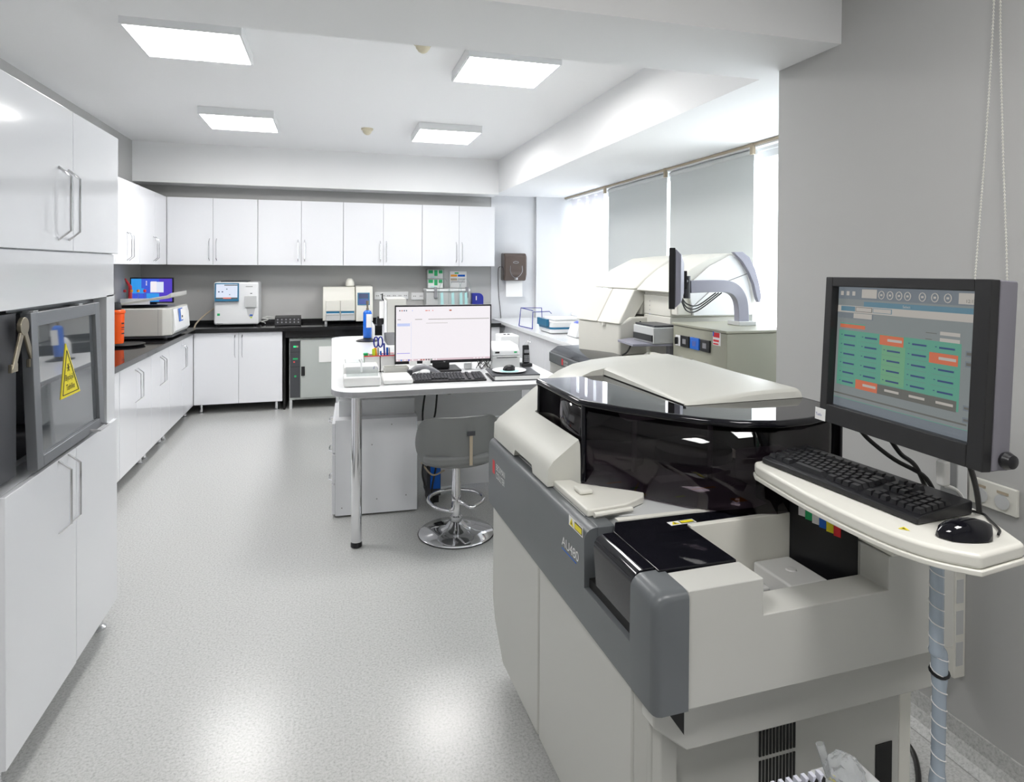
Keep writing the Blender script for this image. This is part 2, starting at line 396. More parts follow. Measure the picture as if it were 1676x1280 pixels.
text('warning_text', 'Tehlike', .030, sp(.486, .405, .0092), sx, sy, M['ink'], st, ax='CENTER', sx=.85)
bm = NB()
lathe(bm, (0, 0, 0), [(.028, 0), (.028, .012)], 20)
bmesh.ops.rotate(bm, verts=bm.verts, cent=(0, 0, 0), matrix=Matrix.Rotation(pi/2, 3, 'X')); bmesh.ops.translate(bm, verts=bm.verts, vec=(.135, .012, .475))
for (x1, z1) in ((.075, .36), (.195, .365)):
    a = Vector((.135, 0, .475)); b = Vector((x1, 0, z1)); n = Vector((1, 0, .45)).normalized()*.015 if x1 < .1 else Vector((1, 0, -.45)).normalized()*.015
    loft(bm, [[a-n*1.2+Vector((0, yy, 0)), a+n*1.2+Vector((0, yy, 0)), b+n+Vector((0, yy, 0)), b-n+Vector((0, yy, 0))] for yy in (.002, .010)])
box(bm, .06, .10, .004, .014, .345, .37); box(bm, .175, .215, .004, .014, .345, .37)
obj('hinge', bm, M['brass'], t, bev=.002, label='bronze scissor hinge')

# left-hand runs
BH = .745
ys = [4.38, 5.18, 5.90, 6.66]   # handle seams give the door pairs
base_l = [('base_cabinet', 'white base cabinet with chrome handle pair, partly behind the tall cabinet', 4.80, .775), ('base_cabinet', 'middle white base cabinet of the run along the left wall', 5.575, .585),
          ('base_cabinet', 'white base cabinet in the left run, last before the corner', 6.16, .998)]
cabinet('base_cabinet', 'white base cabinet next to the tall hatch cabinet, mostly hidden', (-1.365, 3.45, .10), pi/2, 1.345, .60, BH, .58, .10)
for n, lb, y0, wd in base_l: cabinet(n, lb, (-1.365, y0, .10), pi/2, wd, .60, BH, .57, .10)
for lb, y0, wd in (('white wall cupboard on the left wall over the grey centrifuge', 5.76, .688), ('white wall cupboard on the left wall, next to the corner', 6.45, .966)):
    if y0 < 5: continue
    cabinet('wall_cupboard', lb, (-1.67, y0, 1.55), pi/2, wd, .325, .715, .155, 0, 2, 'wall cupboards')
cabinet('wall_cupboard', 'white wall cupboard on the left wall just beyond the tall cabinet', (-1.67, 5.0, 1.55), pi/2, .76, .325, .715, .155, 0, 2, 'wall cupboards')
xs = [-1.67, -.775, .127, 1.017, 1.893]
for i, lb in enumerate(('first white double wall cupboard from the left on the back wall', 'white double wall cupboard above the screen-fronted blood analyser, second from left', 'white double wall cupboard over the cream two-drawer analyser, third from left', 'rightmost white double wall cupboard beside the towel dispenser')):
    cabinet('wall_cupboard', lb, (xs[i]+.001, 7.42, 1.548), 0, xs[i+1]-xs[i]-.002, .335, .718, .165, 0, 2, 'wall cupboards')
cabinet('base_cabinet', 'white two-door base cabinet facing the room under the black worktop', (-1.363, 7.16, .10), 0, .86, .59, BH, .602, .10)
cabinet('base_cabinet', 'white base cabinet at the right end of the black worktop', (1.03, 7.16, .10), 0, .86, .59, BH, .602, .10)
# black partition panel next to the incubator
tag(obj('partition_board', box(NB(), -.495, -.475, 7.2, 7.74, 0, .844), M['mblack']), 'black upright panel between the white base cabinet and the incubator', 'panel')
# worktop
bm = NB(); prism(bm, [(XL+.005, 3.13), (-1.335, 3.13), (-1.335, 7.13), (1.90, 7.13), (1.90, 7.755), (XL+.005, 7.755)], .847, .89)
box(bm, -.47, 1.0, 7.74, 7.755, .72, .846); box(bm, -.47, 1.0, 7.16, 7.18, .775, .846)
box(bm, XL+.005, XL+.02, 3.13, 7.74, .8901, .93); box(bm, XL+.02, 1.90, 7.742, 7.755, .8901, .93)
tag(obj('worktop', bm, M['granite'], bev=.003), 'long black polished stone worktop running round the corner', 'worktop')

# ------------------------------------------------------------------ things on the black worktop
Z = .891
# centrifuge
t = thing('centrifuge', 'grey benchtop centrifuge with its lid raised on the left worktop', 'centrifuge', (-1.66, 6.5, Z))
bm = NB(); prism(bm, [(-1.93, 6.16), (-1.42, 6.16), (-1.36, 6.21), (-1.36, 6.86), (-1.93, 6.86)], .925, 1.165)
obj('housing', bm, M['cover'], t, world=True, bev=.008)
bm = NB(); prism(bm, [(-1.90, 6.18), (-1.40, 6.18), (-1.36, 6.24), (-1.36, 6.84), (-1.90, 6.84)], .905, .9245); obj('base_plate', bm, M['dgrey'], t, world=True)
obj('side_seam', box(NB(), -1.455, -1.452, 6.1575, 6.1595, .93, 1.16), M['gry_ink'], t, world=True)
bm = NB(); loft(bm, [[(-1.359, y, .93), (-1.335, y, .96), (-1.345, y, 1.10), (-1.359, y, 1.155)] for y in (6.26, 6.84)])
fp = obj('front_panel', bm, M['white'], t, world=True, bev=.004)
rects('control_label', (-1.3375, 6.50, 1.02), (0, 1, 0), (-.07, 0, 1), [(-.10, .01, .06, .13, M['blue']), (-.02, .02, .22, .12, M['paper'], 2), (0, .04, .05, .06, M['ink'], 3)], fp, True, .0012)
bm = NB()
lathe(bm, (-1.66, 6.5, 1.1655), [(.20, 0), (.20, .006)], 28); obj('rotor_rim', bm, M['mblack'], t, world=True)
bm = NB(); loft(bm, [[(-1.93, y, 1.18), (-1.40, y, 1.275), (-1.36, y, 1.30), (-1.36, y, 1.262), (-1.39, y, 1.25), (-1.93, y, 1.172)] for y in (6.2, 6.82)])
obj('lid', bm, M['cover'], t, world=True, bev=.003)
for fx in (-1.88, -1.42):
    for fy in (6.25, 6.8): obj('foot', cyl(NB(), (fx, fy, .8905), .018, .015, 12), M['black'], t, world=True)
# sample tubes standing behind the lid
t = thing('tube_rack', 'small rack of coloured-cap sample tubes behind the centrifuge lid', 'tube rack', (-1.86, 6.98, Z))
obj('rack', box(NB(), -1.97, -1.73, 6.95, 7.02, .891, 1.215), M['white'], t, world=True)
for i, c in enumerate(('red', 'orng2', 'orng2', 'red')):
    x = -1.94+.058*i
    o = obj('sample_tube', cyl(NB(), (x, 6.985, 1.216), .010, .062, 12), M['clear'], t, world=True)
    obj('cap', cyl(NB(), (x, 6.985, 1.279), .013, .024, 12), M[c], o, world=True)
t = thing('wash_bottle', 'red-nozzled wash bottle leaning in the corner before the blue screen', 'bottle', (-1.93, 7.12, Z))
obj('bottle_body', lathe(NB(), (-1.93, 7.12, Z), [(.03, 0), (.033, .02), (.033, .25), (.02, .30), (.012, .33)], 16), M['white'], t, world=True, smooth=True)
obj('nozzle', tube(NB(), [(-1.93, 7.12, 1.2), (-1.93, 7.12, 1.33), (-1.95, 7.11, 1.37), (-1.97, 7.10, 1.41)], [.018, .016, .012, .006], 10), M['red'], t, world=True, smooth=True)
# orange sharps bin
t = thing('sharps_bin', 'bright orange cylindrical sharps bin with black lid', 'bin', (-1.67, 5.78, Z))
obj('bin_body', lathe(NB(), (0, 0, .022), [(.052, 0), (.056, .004), (.062, .24), (.068, .245), (.068, .262), (.058, .272)], 32), M['orange'], t, smooth=True)
obj('bin_lid', lathe(NB(), (-.012, 0, .2945), [(.05, 0), (.052, .02), (.046, .055), (.02, .06)], 24), M['black'], t, smooth=True)
rects('bin_marking', (.048, -.038, .08), (.62, .78, 0), (0, 0, 1), [(-.005, .07, .02, .078, M['ink']), (-.005, .055, .02, .060, M['ink']), (-.005, .10, .018, .112, M['ink']), (-.005, .02, .02, .03, M['ink'])], t, False, .012)
tag(obj('round_tray', lathe(NB(), (-1.62, 5.80, Z), [(.14, 0), (.155, .012), (.155, .016), (.135, .010), (0.001, .010)], 40), M['black'], smooth=True), 'shallow round black tray under the orange bin', 'tray')
# corner computer monitor
t = thing('computer_monitor', 'corner monitor showing a blue desktop, behind the centrifuge', 'monitor', (-1.76, 7.25, Z), 0)
obj('bezel', box(NB(), -1.955, -1.557, 7.20, 7.23, 1.16, 1.418), M['black'], t, world=True, bev=.004)
rects('screen', (-1.943, 7.199, 1.172), (1.155, 0, 0), (0, 0, .86), [(0, 0, .323, .272, SC['blue']), (0, .10, .10, .272, SC['cyan'], 2), (.08, .16, .22, .272, SC['blue'], 3), (.12, .0, .323, .10, SC['cyan'], 2), (.22, 0, .323, .10, SC['vio'], 3), (.20, .10, .323, .272, SC['vio'], 2),
      (.15, .11, .255, .235, SC['pale'], 4), (.155, .12, .20, .24, SC['white'], 5), (.115, .235, .125, .245, SC['white'], 6), (.115, .215, .125, .225, SC['white'], 6), (.115, .195, .125, .205, SC['white'], 6)], t, True)
obj('stand', box(NB(), -1.80, -1.72, 7.231, 7.26, .905, 1.2), M['black'], t, world=True)
obj('foot', box(NB(), -1.87, -1.65, 7.20, 7.34, .8905, .905), M['black'], t, world=True, bev=.003)
# haematology analyser
t = thing('blood_analyser', 'white benchtop blood analyser with tilted touch screen', 'analyser', (-.985, 7.55, Z))
bm = NB(); box(bm, -1.215, -.765, 7.41, 7.73, .903, 1.365); obj('housing', bm, M['white'], t, world=True, bev=.022, seg=3)
obj('top_cover', box(NB(), -1.15, -.88, 7.44, 7.70, 1.366, 1.378), M['dgrey'], t, world=True, bev=.004)
o = obj('screen_bezel', prism(NB(), [(7.405, 1.155), (7.372, 1.160), (7.395, 1.355), (7.409, 1.355)], -1.200, -.962, 'x'), M['teal'], t, world=True, bev=.003)
sd = Vector((0, .023, .195)).normalized()
rects('screen', (-1.187, 7.3722+.023*.13, 1.160+.026), (1, 0, 0), sd, [(0, 0, .212, .158, SC['pale']), (0, 0, .212, .014, SC['dk'], 2), (.07, 0, .15, .016, SC['red'], 3), (.08, .142, .212, .152, SC['dk'], 2), (.02, .07, .035, .082, SC['navy'], 2), (.055, .07, .07, .082, SC['navy'], 2), (.10, .10, .112, .11, SC['bl'], 2), (.13, .04, .14, .05, SC['bl'], 2)], o, True)
obj('sampling_head', box(NB(), -.905, -.785, 7.392, 7.409, 1.09, 1.215), M['lgrey'], t, world=True, bev=.004)
obj('probe_recess', prism(NB(), [(-.89, 1.088), (-.80, 1.088), (-.815, 1.01), (-.83, .985), (-.86, .985), (-.875, 1.01)], 7.4075, 7.4095, 'y'), M['lgrey'], t, world=True)
obj('start_button', box(NB(), -.855, -.825, 7.400, 7.4075, 1.0, 1.012), M['blue'], t, world=True)
rects('marking', (-1.215, 7.4095, .903), (1, 0, 0), (0, 0, 1), [(.035, .10, .062, .125, M['grn']), (.365, .07, .385, .088, M['lime']), (.32, .41, .39, .417, M['gry_ink']), (.365, .335, .385, .343, M['ink']), (.03, .015, .09, .019, M['gry_ink'])], t, True, .0008)
for fx in (-1.17, -.81):
    for fy in (7.46, 7.68): obj('foot', cyl(NB(), (fx, fy, .8905), .014, .013, 12), M['black'], t, world=True)
tag(obj('cable_bundle', tube(NB(), [(-1.36, 7.18, .90), (-1.38, 7.4, .93), (-1.33, 7.55, 1.0), (-1.23, 7.6, 1.08)], .008, 8, 6), M['tan'], smooth=True), 'tan and black cable bundle rising to the side of the blood analyser', 'cable')
tag(obj('coiled_cable', tube(NB(), [(-.74+.035*cos(k*.9)+.004*k, 7.5+.05*sin(k*.9), .905+.006*k) for k in range(14)]+[(-.50, 7.6, .93)], .005, 6, 3), M['cablew'], smooth=True), 'loose grey cable coiled beside the blood analyser', 'cable')
# black roller mixer box
t = thing('mixer_block', 'low black box with two rows of round sockets on the worktop', 'mixer block', (-.45, 7.42, Z))
bm = NB(); prism(bm, [(7.35, .892), (7.365, .98), (7.46, .995), (7.50, .892)], -.595, -.325, 'x'); obj('housing', bm, M['black'], t, world=True, bev=.004)
bm = NB()
for i in range(6):
    for k in range(2):
        a = Matrix.Translation((-.565+.043*i, 7.356+.005*k, .925+.03*k)) @ Matrix.Rotation(R(80), 4, 'X')
        bmesh.ops.create_cone(bm, cap_ends=True, segments=12, radius1=.008, radius2=.008, depth=.006, matrix=a)
obj('socket_ring', bm, M['grey'], t, world=True)
# cream two-drawer coagulation analyser
t = thing('coagulation_analyser', 'cream benchtop analyser with two front drawers and small blue display', 'analyser', (.18, 7.55, Z))
bm = NB(); prism(bm, [(7.42, .925), (7.42, 1.12), (7.50, 1.24), (7.50, 1.305), (7.73, 1.305), (7.73, .925)], -.095, .262, 'x'); obj('housing', bm, M['cream'], t, world=True, bev=.008)
bm = NB(); prism(bm, [(7.40, .915), (7.40, 1.07), (7.46, 1.31), (7.73, 1.315), (7.73, .915)], .266, .455, 'x'); q = obj('control_housing', bm, M['cream'], t, world=True, bev=.008)
sd = Vector((0, .06, .24)).normalized()
rects('screen', (.285, 7.401+.003, 1.10), (1, 0, 0), sd, [(0, 0, .135, .145, M['teal']), (.012, .01, .12, .072, SC['lcd'], 2), (.012, .078, .12, .135, SC['navy'], 2)], q, True, .0015)
for k in range(2):
    x0 = -.062+.160*k
    obj('door', box(NB(), x0, x0+.155, 7.405, 7.4195, 1.035, 1.155), M['cream'], t, world=True, bev=.004)
    d = obj('drawer', box(NB(), x0, x0+.155, 7.398, 7.4195, .93, 1.01), M['lgrey'], t, world=True, bev=.004)
    obj('pull', box(NB(), x0+.01, x0+.145, 7.390, 7.3975, 1.0, 1.012), M['white'], d, world=True)
    obj('slot', box(NB(), x0+.005, x0+.15, 7.403, 7.419, 1.012, 1.033), M['teal'], d, world=True)
for fx in (-.06, .42):
    for fy in (7.44, 7.70): obj('foot', cyl(NB(), (fx, fy, .8905), .014, .03, 12), M['lgrey'], t, world=True)
tag(obj('ceramic_pot', lathe(NB(), (.206, 7.62, 1.306), [(.03, 0), (.05, .012), (.048, .05), (.034, .085), (.018, .097), (.012, .094)], 24), M['cream'], smooth=True), 'small rounded ivory pot standing on the cream analyser', 'pot')
# sockets
def sockets(x0, x1, n, z0, z1, label, nm='socket_strip'):
    t = thing(nm, label, 'wall socket', ((x0+x1)/2, YB, (z0+z1)/2))
    obj('face_plate', box(NB(), x0, x1, YB-.012, YB-.001, z0, z1), M['white'], t, world=True, bev=.003)
    bm = NB(); w_ = (x1-x0)/n
    for i in range(n):
        for dx in (-.01, .01):
            box(bm, x0+w_*(i+.5)+dx-.005, x0+w_*(i+.5)+dx+.005, YB-.0135, YB-.0115, (z0+z1)/2-.006, (z0+z1)/2+.008)
    obj('socket_hole', bm, M['gry_ink'], t, world=True)
sockets(.496, .896, 6, 1.143, 1.235, 'long white strip of wall sockets behind the desk monitor')
sockets(.933, 1.09, 2, 1.137, 1.225, 'white double wall socket left of the water unit')
# water unit with hanging masks, dispenser of green boxes, leaflets, blue binder
t = thing('water_purifier', 'white water unit behind the desk monitor with hanging clear tubing', 'water purifier', (1.34, 7.55, Z))
obj('housing', box(NB(), 1.08, 1.60, 7.50, 7.74, .893, 1.25), M['lgrey'], t, world=True, bev=.006)
obj('top_tray', box(NB(), 1.075, 1.605, 7.48, 7.735, 1.2505, 1.275), M['white'], t, world=True, bev=.003)
for x in (1.17, 1.55): obj('column', box(NB(), x, x+.035, 7.475, 7.498, 1.17, 1.30), M['grey'], t, world=True, bev=.003)
for x0, x1 in ((1.22, 1.36), (1.34, 1.50), (1.46, 1.62)):
    obj('clear_tubing', tube(NB(), [(x0, 7.46, 1.05), (x0, 7.455, 1.25), (x0+.03, 7.45, 1.35), ((x0+x1)/2, 7.45, 1.40), (x1-.03, 7.45, 1.34), (x1, 7.46, 1.22)], .007, 8, 6), M['clear'], t, world=True, smooth=True)
for i, x in enumerate((1.24, 1.37, 1.47, 1.53)):
    tag(obj('face_mask', prism(NB(), [(x, 1.23), (x+.03, 1.24), (x+.04, 1.05), (x+.005, 1.0)], 7.44, 7.452, 'y'), M['mask']), ['pale cyan mask hanging leftmost in front of the water unit', 'pale cyan mask hanging second in front of the water unit', 'pale cyan mask hanging third from left on the water unit', 'rightmost pale cyan mask hanging on the water unit'][i], 'face mask', 'hanging masks')
t = thing('glove_dispenser', 'clear wall holder with green and white boxes above the water unit', 'dispenser', (1.2, 7.7, 1.28))
obj('holder', box(NB(), 1.105, 1.315, 7.62, 7.755, 1.277, 1.515), M['clear'], t, world=True)
for z0 in (1.285, 1.40):
    o = obj('glove_box', box(NB(), 1.12, 1.30, 7.64, 7.74, z0, z0+.105), M['milky'], t, world=True)
    rects('print', (1.12, 7.64, z0), (1, 0, 0), (0, 0, 1), [(.005, .06, .06, .10, M['grn']), (.075, .03, .115, .10, M['grn']), (.13, .06, .175, .10, M['grn']), (.03, .01, .09, .02, M['mask'])], o, True, .001)
t = thing('leaflet_board', 'small white notice with red and blue headings on the back wall', 'notice', (1.51, YB, 1.38))
bd = obj('board', box(NB(), 1.405, 1.615, YB-.015, YB-.001, 1.28, 1.485), M['paper'], t, world=True)
rects('print', (1.405, YB-.015, 1.28), (1, 0, 0), (0, 0, 1), [(.01, .14, .09, .165, M['orng2']), (.10, .14, .19, .165, M['blue']), (.01, .09, .09, .12, M['tan']), (.10, .09, .19, .12, M['lgrey']), (.01, .07, .19, .08, M['gry_ink']), (.06, .175, .11, .192, M['grn'])], bd, True, .001)
bm = NB(); prism(bm, hull_round(1.635, 1.775, .893, 1.225, .06, 6, (1, 0, 0, 0)), 7.50, 7.58, 'y'); o = tag(obj('binder', bm, M['navy'], bev=.003), 'blue rounded binder at the right of the water unit', 'binder')
obj('spine_slot', box(NB(), 1.68, 1.69, 7.497, 7.4995, 1.14, 1.19), M['paper'], o)
# towel dispenser
t = thing('towel_dispenser', 'brown translucent paper towel dispenser on the wall', 'towel dispenser', (2.22, YB, 1.36))
bm = NB(); prism(bm, [(7.755, 1.37), (7.60, 1.37), (7.56, 1.45), (7.56, 1.68), (7.60, 1.715), (7.755, 1.72)], 2.055, 2.345, 'x'); q = obj('casing', bm, M['brownb'], t, world=True, bev=.02, seg=3)
obj('emblem', tube(NB(), [(2.20+.035*cos(R(a)), 7.557, 1.60+.012*sin(R(a))) for a in range(0, 361, 30)], .003), M['steel'], q, world=True)
obj('knob', lathe(NB(), (2.20, 7.55, 1.385), [(.022, 0), (.022, .02), (.01, .03)], 16), M['steel'], q, world=True, smooth=True)
obj('front_crease', tube(NB(), [(2.13, 7.557, 1.56), (2.13, 7.556, 1.48), (2.17, 7.558, 1.42), (2.23, 7.558, 1.42), (2.28, 7.556, 1.48), (2.28, 7.557, 1.56)], .003, 6, 5), M['steel'], q, world=True)
obj('paper_towel', prism(NB(), [(7.66, 1.37), (7.655, 1.25), (7.65, 1.17), (7.652, 1.17), (7.657, 1.25), (7.662, 1.37)], 2.10, 2.315, 'x'), M['paper'], t, world=True)
tag(obj('power_cord', tube(NB(), [(2.05, 7.74, 1.55), (2.02, 7.74, 1.50), (2.03, 7.745, 1.2), (2.06, 7.745, .9), (2.07, 7.745, .5)], .004, 6, 6), M['cable'], smooth=True), 'thin grey cord running down the wall beside the towel dispenser', 'cord')

# ------------------------------------------------------------------ incubator under the worktop
t = thing('incubator', 'grey-green incubator with dark control strip under the black worktop', 'incubator', (-.15, 7.5, 0))
obj('housing', box(NB(), -.435, .30, 7.20, 7.71, .10, .765), M['green'], t, world=True, bev=.006)
q = obj('control_strip', box(NB(), -.428, -.325, 7.192, 7.1995, .125, .735), M['dgrey'], t, world=True, bev=.002)
rects('display', (-.428, 7.192, .125), (1, 0, 0), (0, 0, 1), [(.035, .54, .065, .56, SC['gled']), (.066, .54, .085, .56, M['tan']), (.03, .41, .08, .427, M['grn']), (.035, .38, .05, .39, SC['rled']), (.045, .22, .065, .24, M['grn']), (0, .49, .103, .494, M['ink']), (0, .33, .103, .334, M['ink'])], q, True, .001)
q = obj('door', box(NB(), -.318, .295, 7.185, 7.1995, .12, .75), M['green'], t, world=True, bev=.004)
obj('latch', box(NB(), -.312, -.275, 7.172, 7.1845, .36, .46), M['black'], q, world=True, bev=.003)
obj('door_notice', box(NB(), -.13, .05, 7.178, 7.1845, .50, .67), M['paper'], q, world=True)
for fx in (-.42, .28):
    for fy in (7.22, 7.69): obj('leg', box(NB(), fx-.014, fx+.014, fy-.014, fy+.014, 0, .0995), M['lgrey'], t, world=True)

# ------------------------------------------------------------------ desk
t = thing('laboratory_desk', 'long white desk with rounded corner and one fat chrome leg', 'desk', (.6, 4.9, 0))
DT = .87
bm = NB(); prism(bm, hull_round(.0, 1.36, 3.50, 6.30, .16, 8, (0, 1, 1, 0)), .835, DT, 'z'); tp = obj('desk_top', bm, M['desk'], t, world=True, bev=.004)
ed = hull_round(-.001, 1.361, 3.499, 6.301, .16, 10, (0, 1, 1, 0)); bm = NB()
V = [[bm.verts.new((x, y, z)) for x, y in ed] for z in (.838, .866)]
for i in range(len(ed)): bm.faces.new((V[0][i], V[0][(i+1) % len(ed)], V[1][(i+1) % len(ed)], V[1][i]))
obj('edge_band', bm, M['edge'], tp, world=True)
lg = obj('leg', lathe(NB(), (.135, 3.585, 0), [(.029, .03), (.029, .834)], 32), M['chrome'], t, world=True, smooth=True)
obj('leg_foot', lathe(NB(), (.135, 3.585, 0), [(.027, 0), (.031, .004), (.031, .022), (.027, .0295)], 24), M['black'], lg, world=True, smooth=True)
bm = NB(); box(bm, .06, 1.30, 4.30, 4.318, .50, .834); obj('modesty_panel', bm, M['carcass'], t, world=True)
bm = NB(); box(bm, .70, 1.34, 4.325, 4.345, .03, .49); o = obj('back_panel', bm, M['lacquer'], t, world=True)
rects('edge_line', (.70, 4.325, .03), (1, 0, 0), (0, 0, 1), [(.02, .14, .64, .155, M['gry_ink'])], o, True, .001)
obj('end_panel', box(NB(), .035, .055, 4.9, 6.2, .02, .834), M['lacquer'], t, world=True)
# drawer pedestal seen from behind
t = thing('drawer_pedestal', 'white drawer pedestal standing under the desk beside the chrome leg', 'drawer unit', (.3, 4.2, 0), R(-2))
obj('carcass', box(NB(), .03-.3, .53-.3, -.19, .44, .012, .60), M['lacquer'], t, bev=.002)
bm = NB()
for x, z in ((-.05, .44), (.07, .56), (-.02, .10), (.16, .11), (-.23, .06)): bmesh.ops.create_cone(bm, cap_ends=True, segments=8, radius1=.004, radius2=.004, depth=.003, matrix=Matrix.Translation((x, -.191, z)) @ Matrix.Rotation(pi/2, 4, 'X'))
obj('screw', bm, M['gry_ink'], t)
for z in (.05, .24, .43):
    d = obj('drawer', box(NB(), -.289, -.271, -.18, .43, z-.03, z+.15), M['lacquer'], t, bev=.002)
    obj('handle', tube(NB(), [(-.289, .06, z+.10), (-.315, .09, z+.10), (-.315, .20, z+.10), (-.289, .23, z+.10)], .005), M['chrome'], d, smooth=True)
obj('top_rail', box(NB(), -.25, .22, -.10, .40, .601, .70), M['carcass'], t)
# cables and computer under desk
t = thing('computer_tower', 'blue and black computer tower standing in the dark gap under the desk', 'computer tower', (.66, 4.2, 0))
obj('case', box(NB(), .60, .69, 4.10, 4.28, .05, .46), M['dgrey'], t, world=True, bev=.004)
obj('front_panel', box(NB(), .62, .685, 4.088, 4.0995, .10, .42), M['blue'], t, world=True, bev=.003)
obj('foot', box(NB(), .61, .68, 4.12, 4.26, 0, .0495), M['black'], t, world=True)
for k, (pts, lb) in enumerate((([(.585, 4.06, .78), (.555, 4.0, .6), (.575, 4.00, .42), (.555, 4.0, .25), (.575, 4.03, .15)], 'black cable hanging left of the computer tower under the desk'),
        ([(.66, 4.05, .80), (.64, 4.02, .62), (.62, 4.04, .5), (.66, 4.05, .34), (.62, 4.03, .12), (.63, 4.04, .01)], 'black cable looping over the front of the computer tower'),
        ([(.64, 4.04, .83), (.68, 4.0, .76), (.74, 4.0, .74), (.78, 4.03, .83)], 'short black cable loop right under the desktop'),
        ([(.55, 4.03, .30), (.62, 4.01, .22), (.70, 4.02, .24)], 'thin yellow-grey cable near the foot of the computer tower'))):
    tag(obj('cable', tube(NB(), pts, .006, 6, 6), M['tan'] if k == 3 else M['cable'], smooth=True), lb, 'cable')

# ------------------------------------------------------------------ bar stool
t = thing('swivel_stool', 'grey low-backed swivel stool on a round chrome foot', 'stool', (.70, 3.62, 0))
obj('base_disc', lathe(NB(), (0, 0, 0), [(.215, 0), (.218, .006), (.21, .014), (.12, .03), (.06, .045), (.04, .07), (.032, .075)], 48), M['chrome'], t, smooth=True)
obj('base_ring', lathe(NB(), (0, 0, 0), [(.2185, .0005), (.222, .003), (.2185, .006)], 48), M['black'], t, smooth=True)
obj('gas_column', lathe(NB(), (0, 0, 0), [(.034, .0755), (.034, .10), (.027, .105), (.027, .30), (.024, .305), (.024, .42), (.03, .425), (.03, .445)], 28), M['chrome'], t, smooth=True)
pts = [(.16*cos(R(a)), .01+.16*sin(R(a))+(-.02 if 200 < a < 340 else 0), .195) for a in range(-70, 251, 20)]
obj('footrest_ring', tube(NB(), [(.02, -.02, .185)]+pts+[(-.02, -.02, .185)], .010, 10, 3), M['chrome'], t, smooth=True)
bm = NB(); prism(bm, hull_round(-.205, .205, -.19, .20, .11, 8), .4455, .50, 'z'); obj('seat', bm, M['vinyl'], t, bev=.02, seg=4)
# curved back: bowl wrapped round the near side
rings = []
for s in range(25):
    u_ = -1+2*s/24; a = u_*R(80); rr = .235; hgt = .265*(1-abs(u_)**6*.55); lo = .43+.02*abs(u_)**3
    lo2 = lo+.10*max(0, abs(u_)-.75)*2
    cx, cyy = rr*sin(a)*1.02, -.20*cos(a)+.02
    top = lo+hgt+.02*(1-u_*u_)
    ring = []
    for k in range(6):
        f = k/5; z = lo2+(top-lo2)*f; o_ = .02*sin(pi*f)+.02*f
        ring.append((cx*(1+o_), cyy*(1+o_), z))
    for k in range(5, -1, -1):
        f = k/5; z = lo2+.002+(top-lo2-.004)*f; o_ = .02*sin(pi*f)+.02*f
        ring.append((cx*(1+o_)*.86, cyy*(1+o_)*.86, z))
    rings.append(ring)
bm = loft(NB(), rings); q = obj('backrest', bm, M['vinyl'], t, bev=.008, seg=3)
obj('pull_strap', box(NB(), .035, .052, -.2025, -.196, .45, .62), M['tan'], q)
obj('strap_label', box(NB(), .02, .065, -.2065, -.199, .615, .64), M['dgrey'], q)

# ------------------------------------------------------------------ things on the desk
# monitor
t = thing('desk_monitor', 'large thin-bezel monitor with a white program window on the desk', 'monitor', (.70, 4.12, DT+.001))
obj('bezel', box(NB(), .385, 1.013, 4.05, 4.075, .925, 1.30), M['black'], t, world=True, bev=.003)
P_ = SC
it = [(0, .012, .612, .345, P_['white']), (0, 0, .612, .012, P_['pink'])]
it += [(.0+.012*k*2+.005, .002, .014+.024*k, .010, [P_['white'], P_['cyan'], P_['white'], P_['blue'], P_['white']][k % 5], 2) for k in range(5)]
it += [(.14+.016*k, .002, .149+.016*k, .010, [P_['white'], P_['orange'], P_['orange'], P_['dk'], P_['dk'], P_['green'], P_['white'], P_['white'], P_['pink']][k], 2) for k in range(9)]
it += [(.50+.022*k, .003, .512+.022*k, .009, P_['white'], 2) for k in range(4)]
it += [(.02+.014*k, .317, .027+.014*k, .325, [P_['dk'], P_['orange'], P_['navy'], P_['bl']][k % 4], 2) for k in range(4)]
it += [(.10, .317, .106, .324, P_['lblue'], 2), (.185, .317, .20, .323, P_['red'], 2), (.205, .317, .213, .323, P_['red'], 2), (.23, .317, .236, .323, P_['red'], 2), (.34, .316, .355, .324, P_['orange'], 2),
       (.205, .262, .605, .266, P_['lgrey'], 2), (.01, .262, .03, .266, P_['lgrey'], 2), (.12, .262, .165, .266, P_['lgrey'], 2), (.19, .238, .33, .240, P_['lgrey'], 2),
       (.095, .02, .0965, .25, P_['lblue'], 2), (.008, .222, .088, .24, P_['lblue'], 2), (.006, .048, .088, .052, P_['vline'], 2)]
q = rects('screen', (.392, 4.0497, .945), (1, 0, 0), (0, 0, 1), it, t, True)
text('logo', 'hp', .013, (.695, 4.0497, .931), (1, 0, 0), (0, 0, 1), M['lgrey'], t, True)
for x in (.475, .56): obj('memo_note', box(NB(), x, x+.05, 4.0465, 4.0493, .915, .945), M['paper'], t, world=True)
obj('stand_neck', box(NB(), .63, .74, 4.078, 4.11, .885, 1.15), M['black'], t, world=True, bev=.003)
obj('stand_foot', box(NB(), .56, .81, 4.02, 4.24, .8705, .884), M['black'], t, world=True, bev=.004)
def kbd_small(t):
    obj('case', prism(NB(), [(-.085, 0), (-.085, .012), (.085, .026), (.085, 0)], -.215, .215, 'x'), M['black'], t, bev=.003)
    bm = NB()
    for r in range(6):
        for c in range(21):
            if c in (15, 17) or (r == 0 and 4 <= c <= 9 and c != 4): continue
            x = -.205+.0196*c; y = -.074+.026*r; z = .0131+.0148*(r/6+.03)
            box(bm, x, x+.016, y, y+.021, z, z+.007)
    obj('keys', bm, M['dgrey'], t)
t = thing('keyboard', 'black computer keyboard in front of the desk monitor', 'keyboard', (.675, 3.745, DT+.001), R(-3)); kbd_small(t)
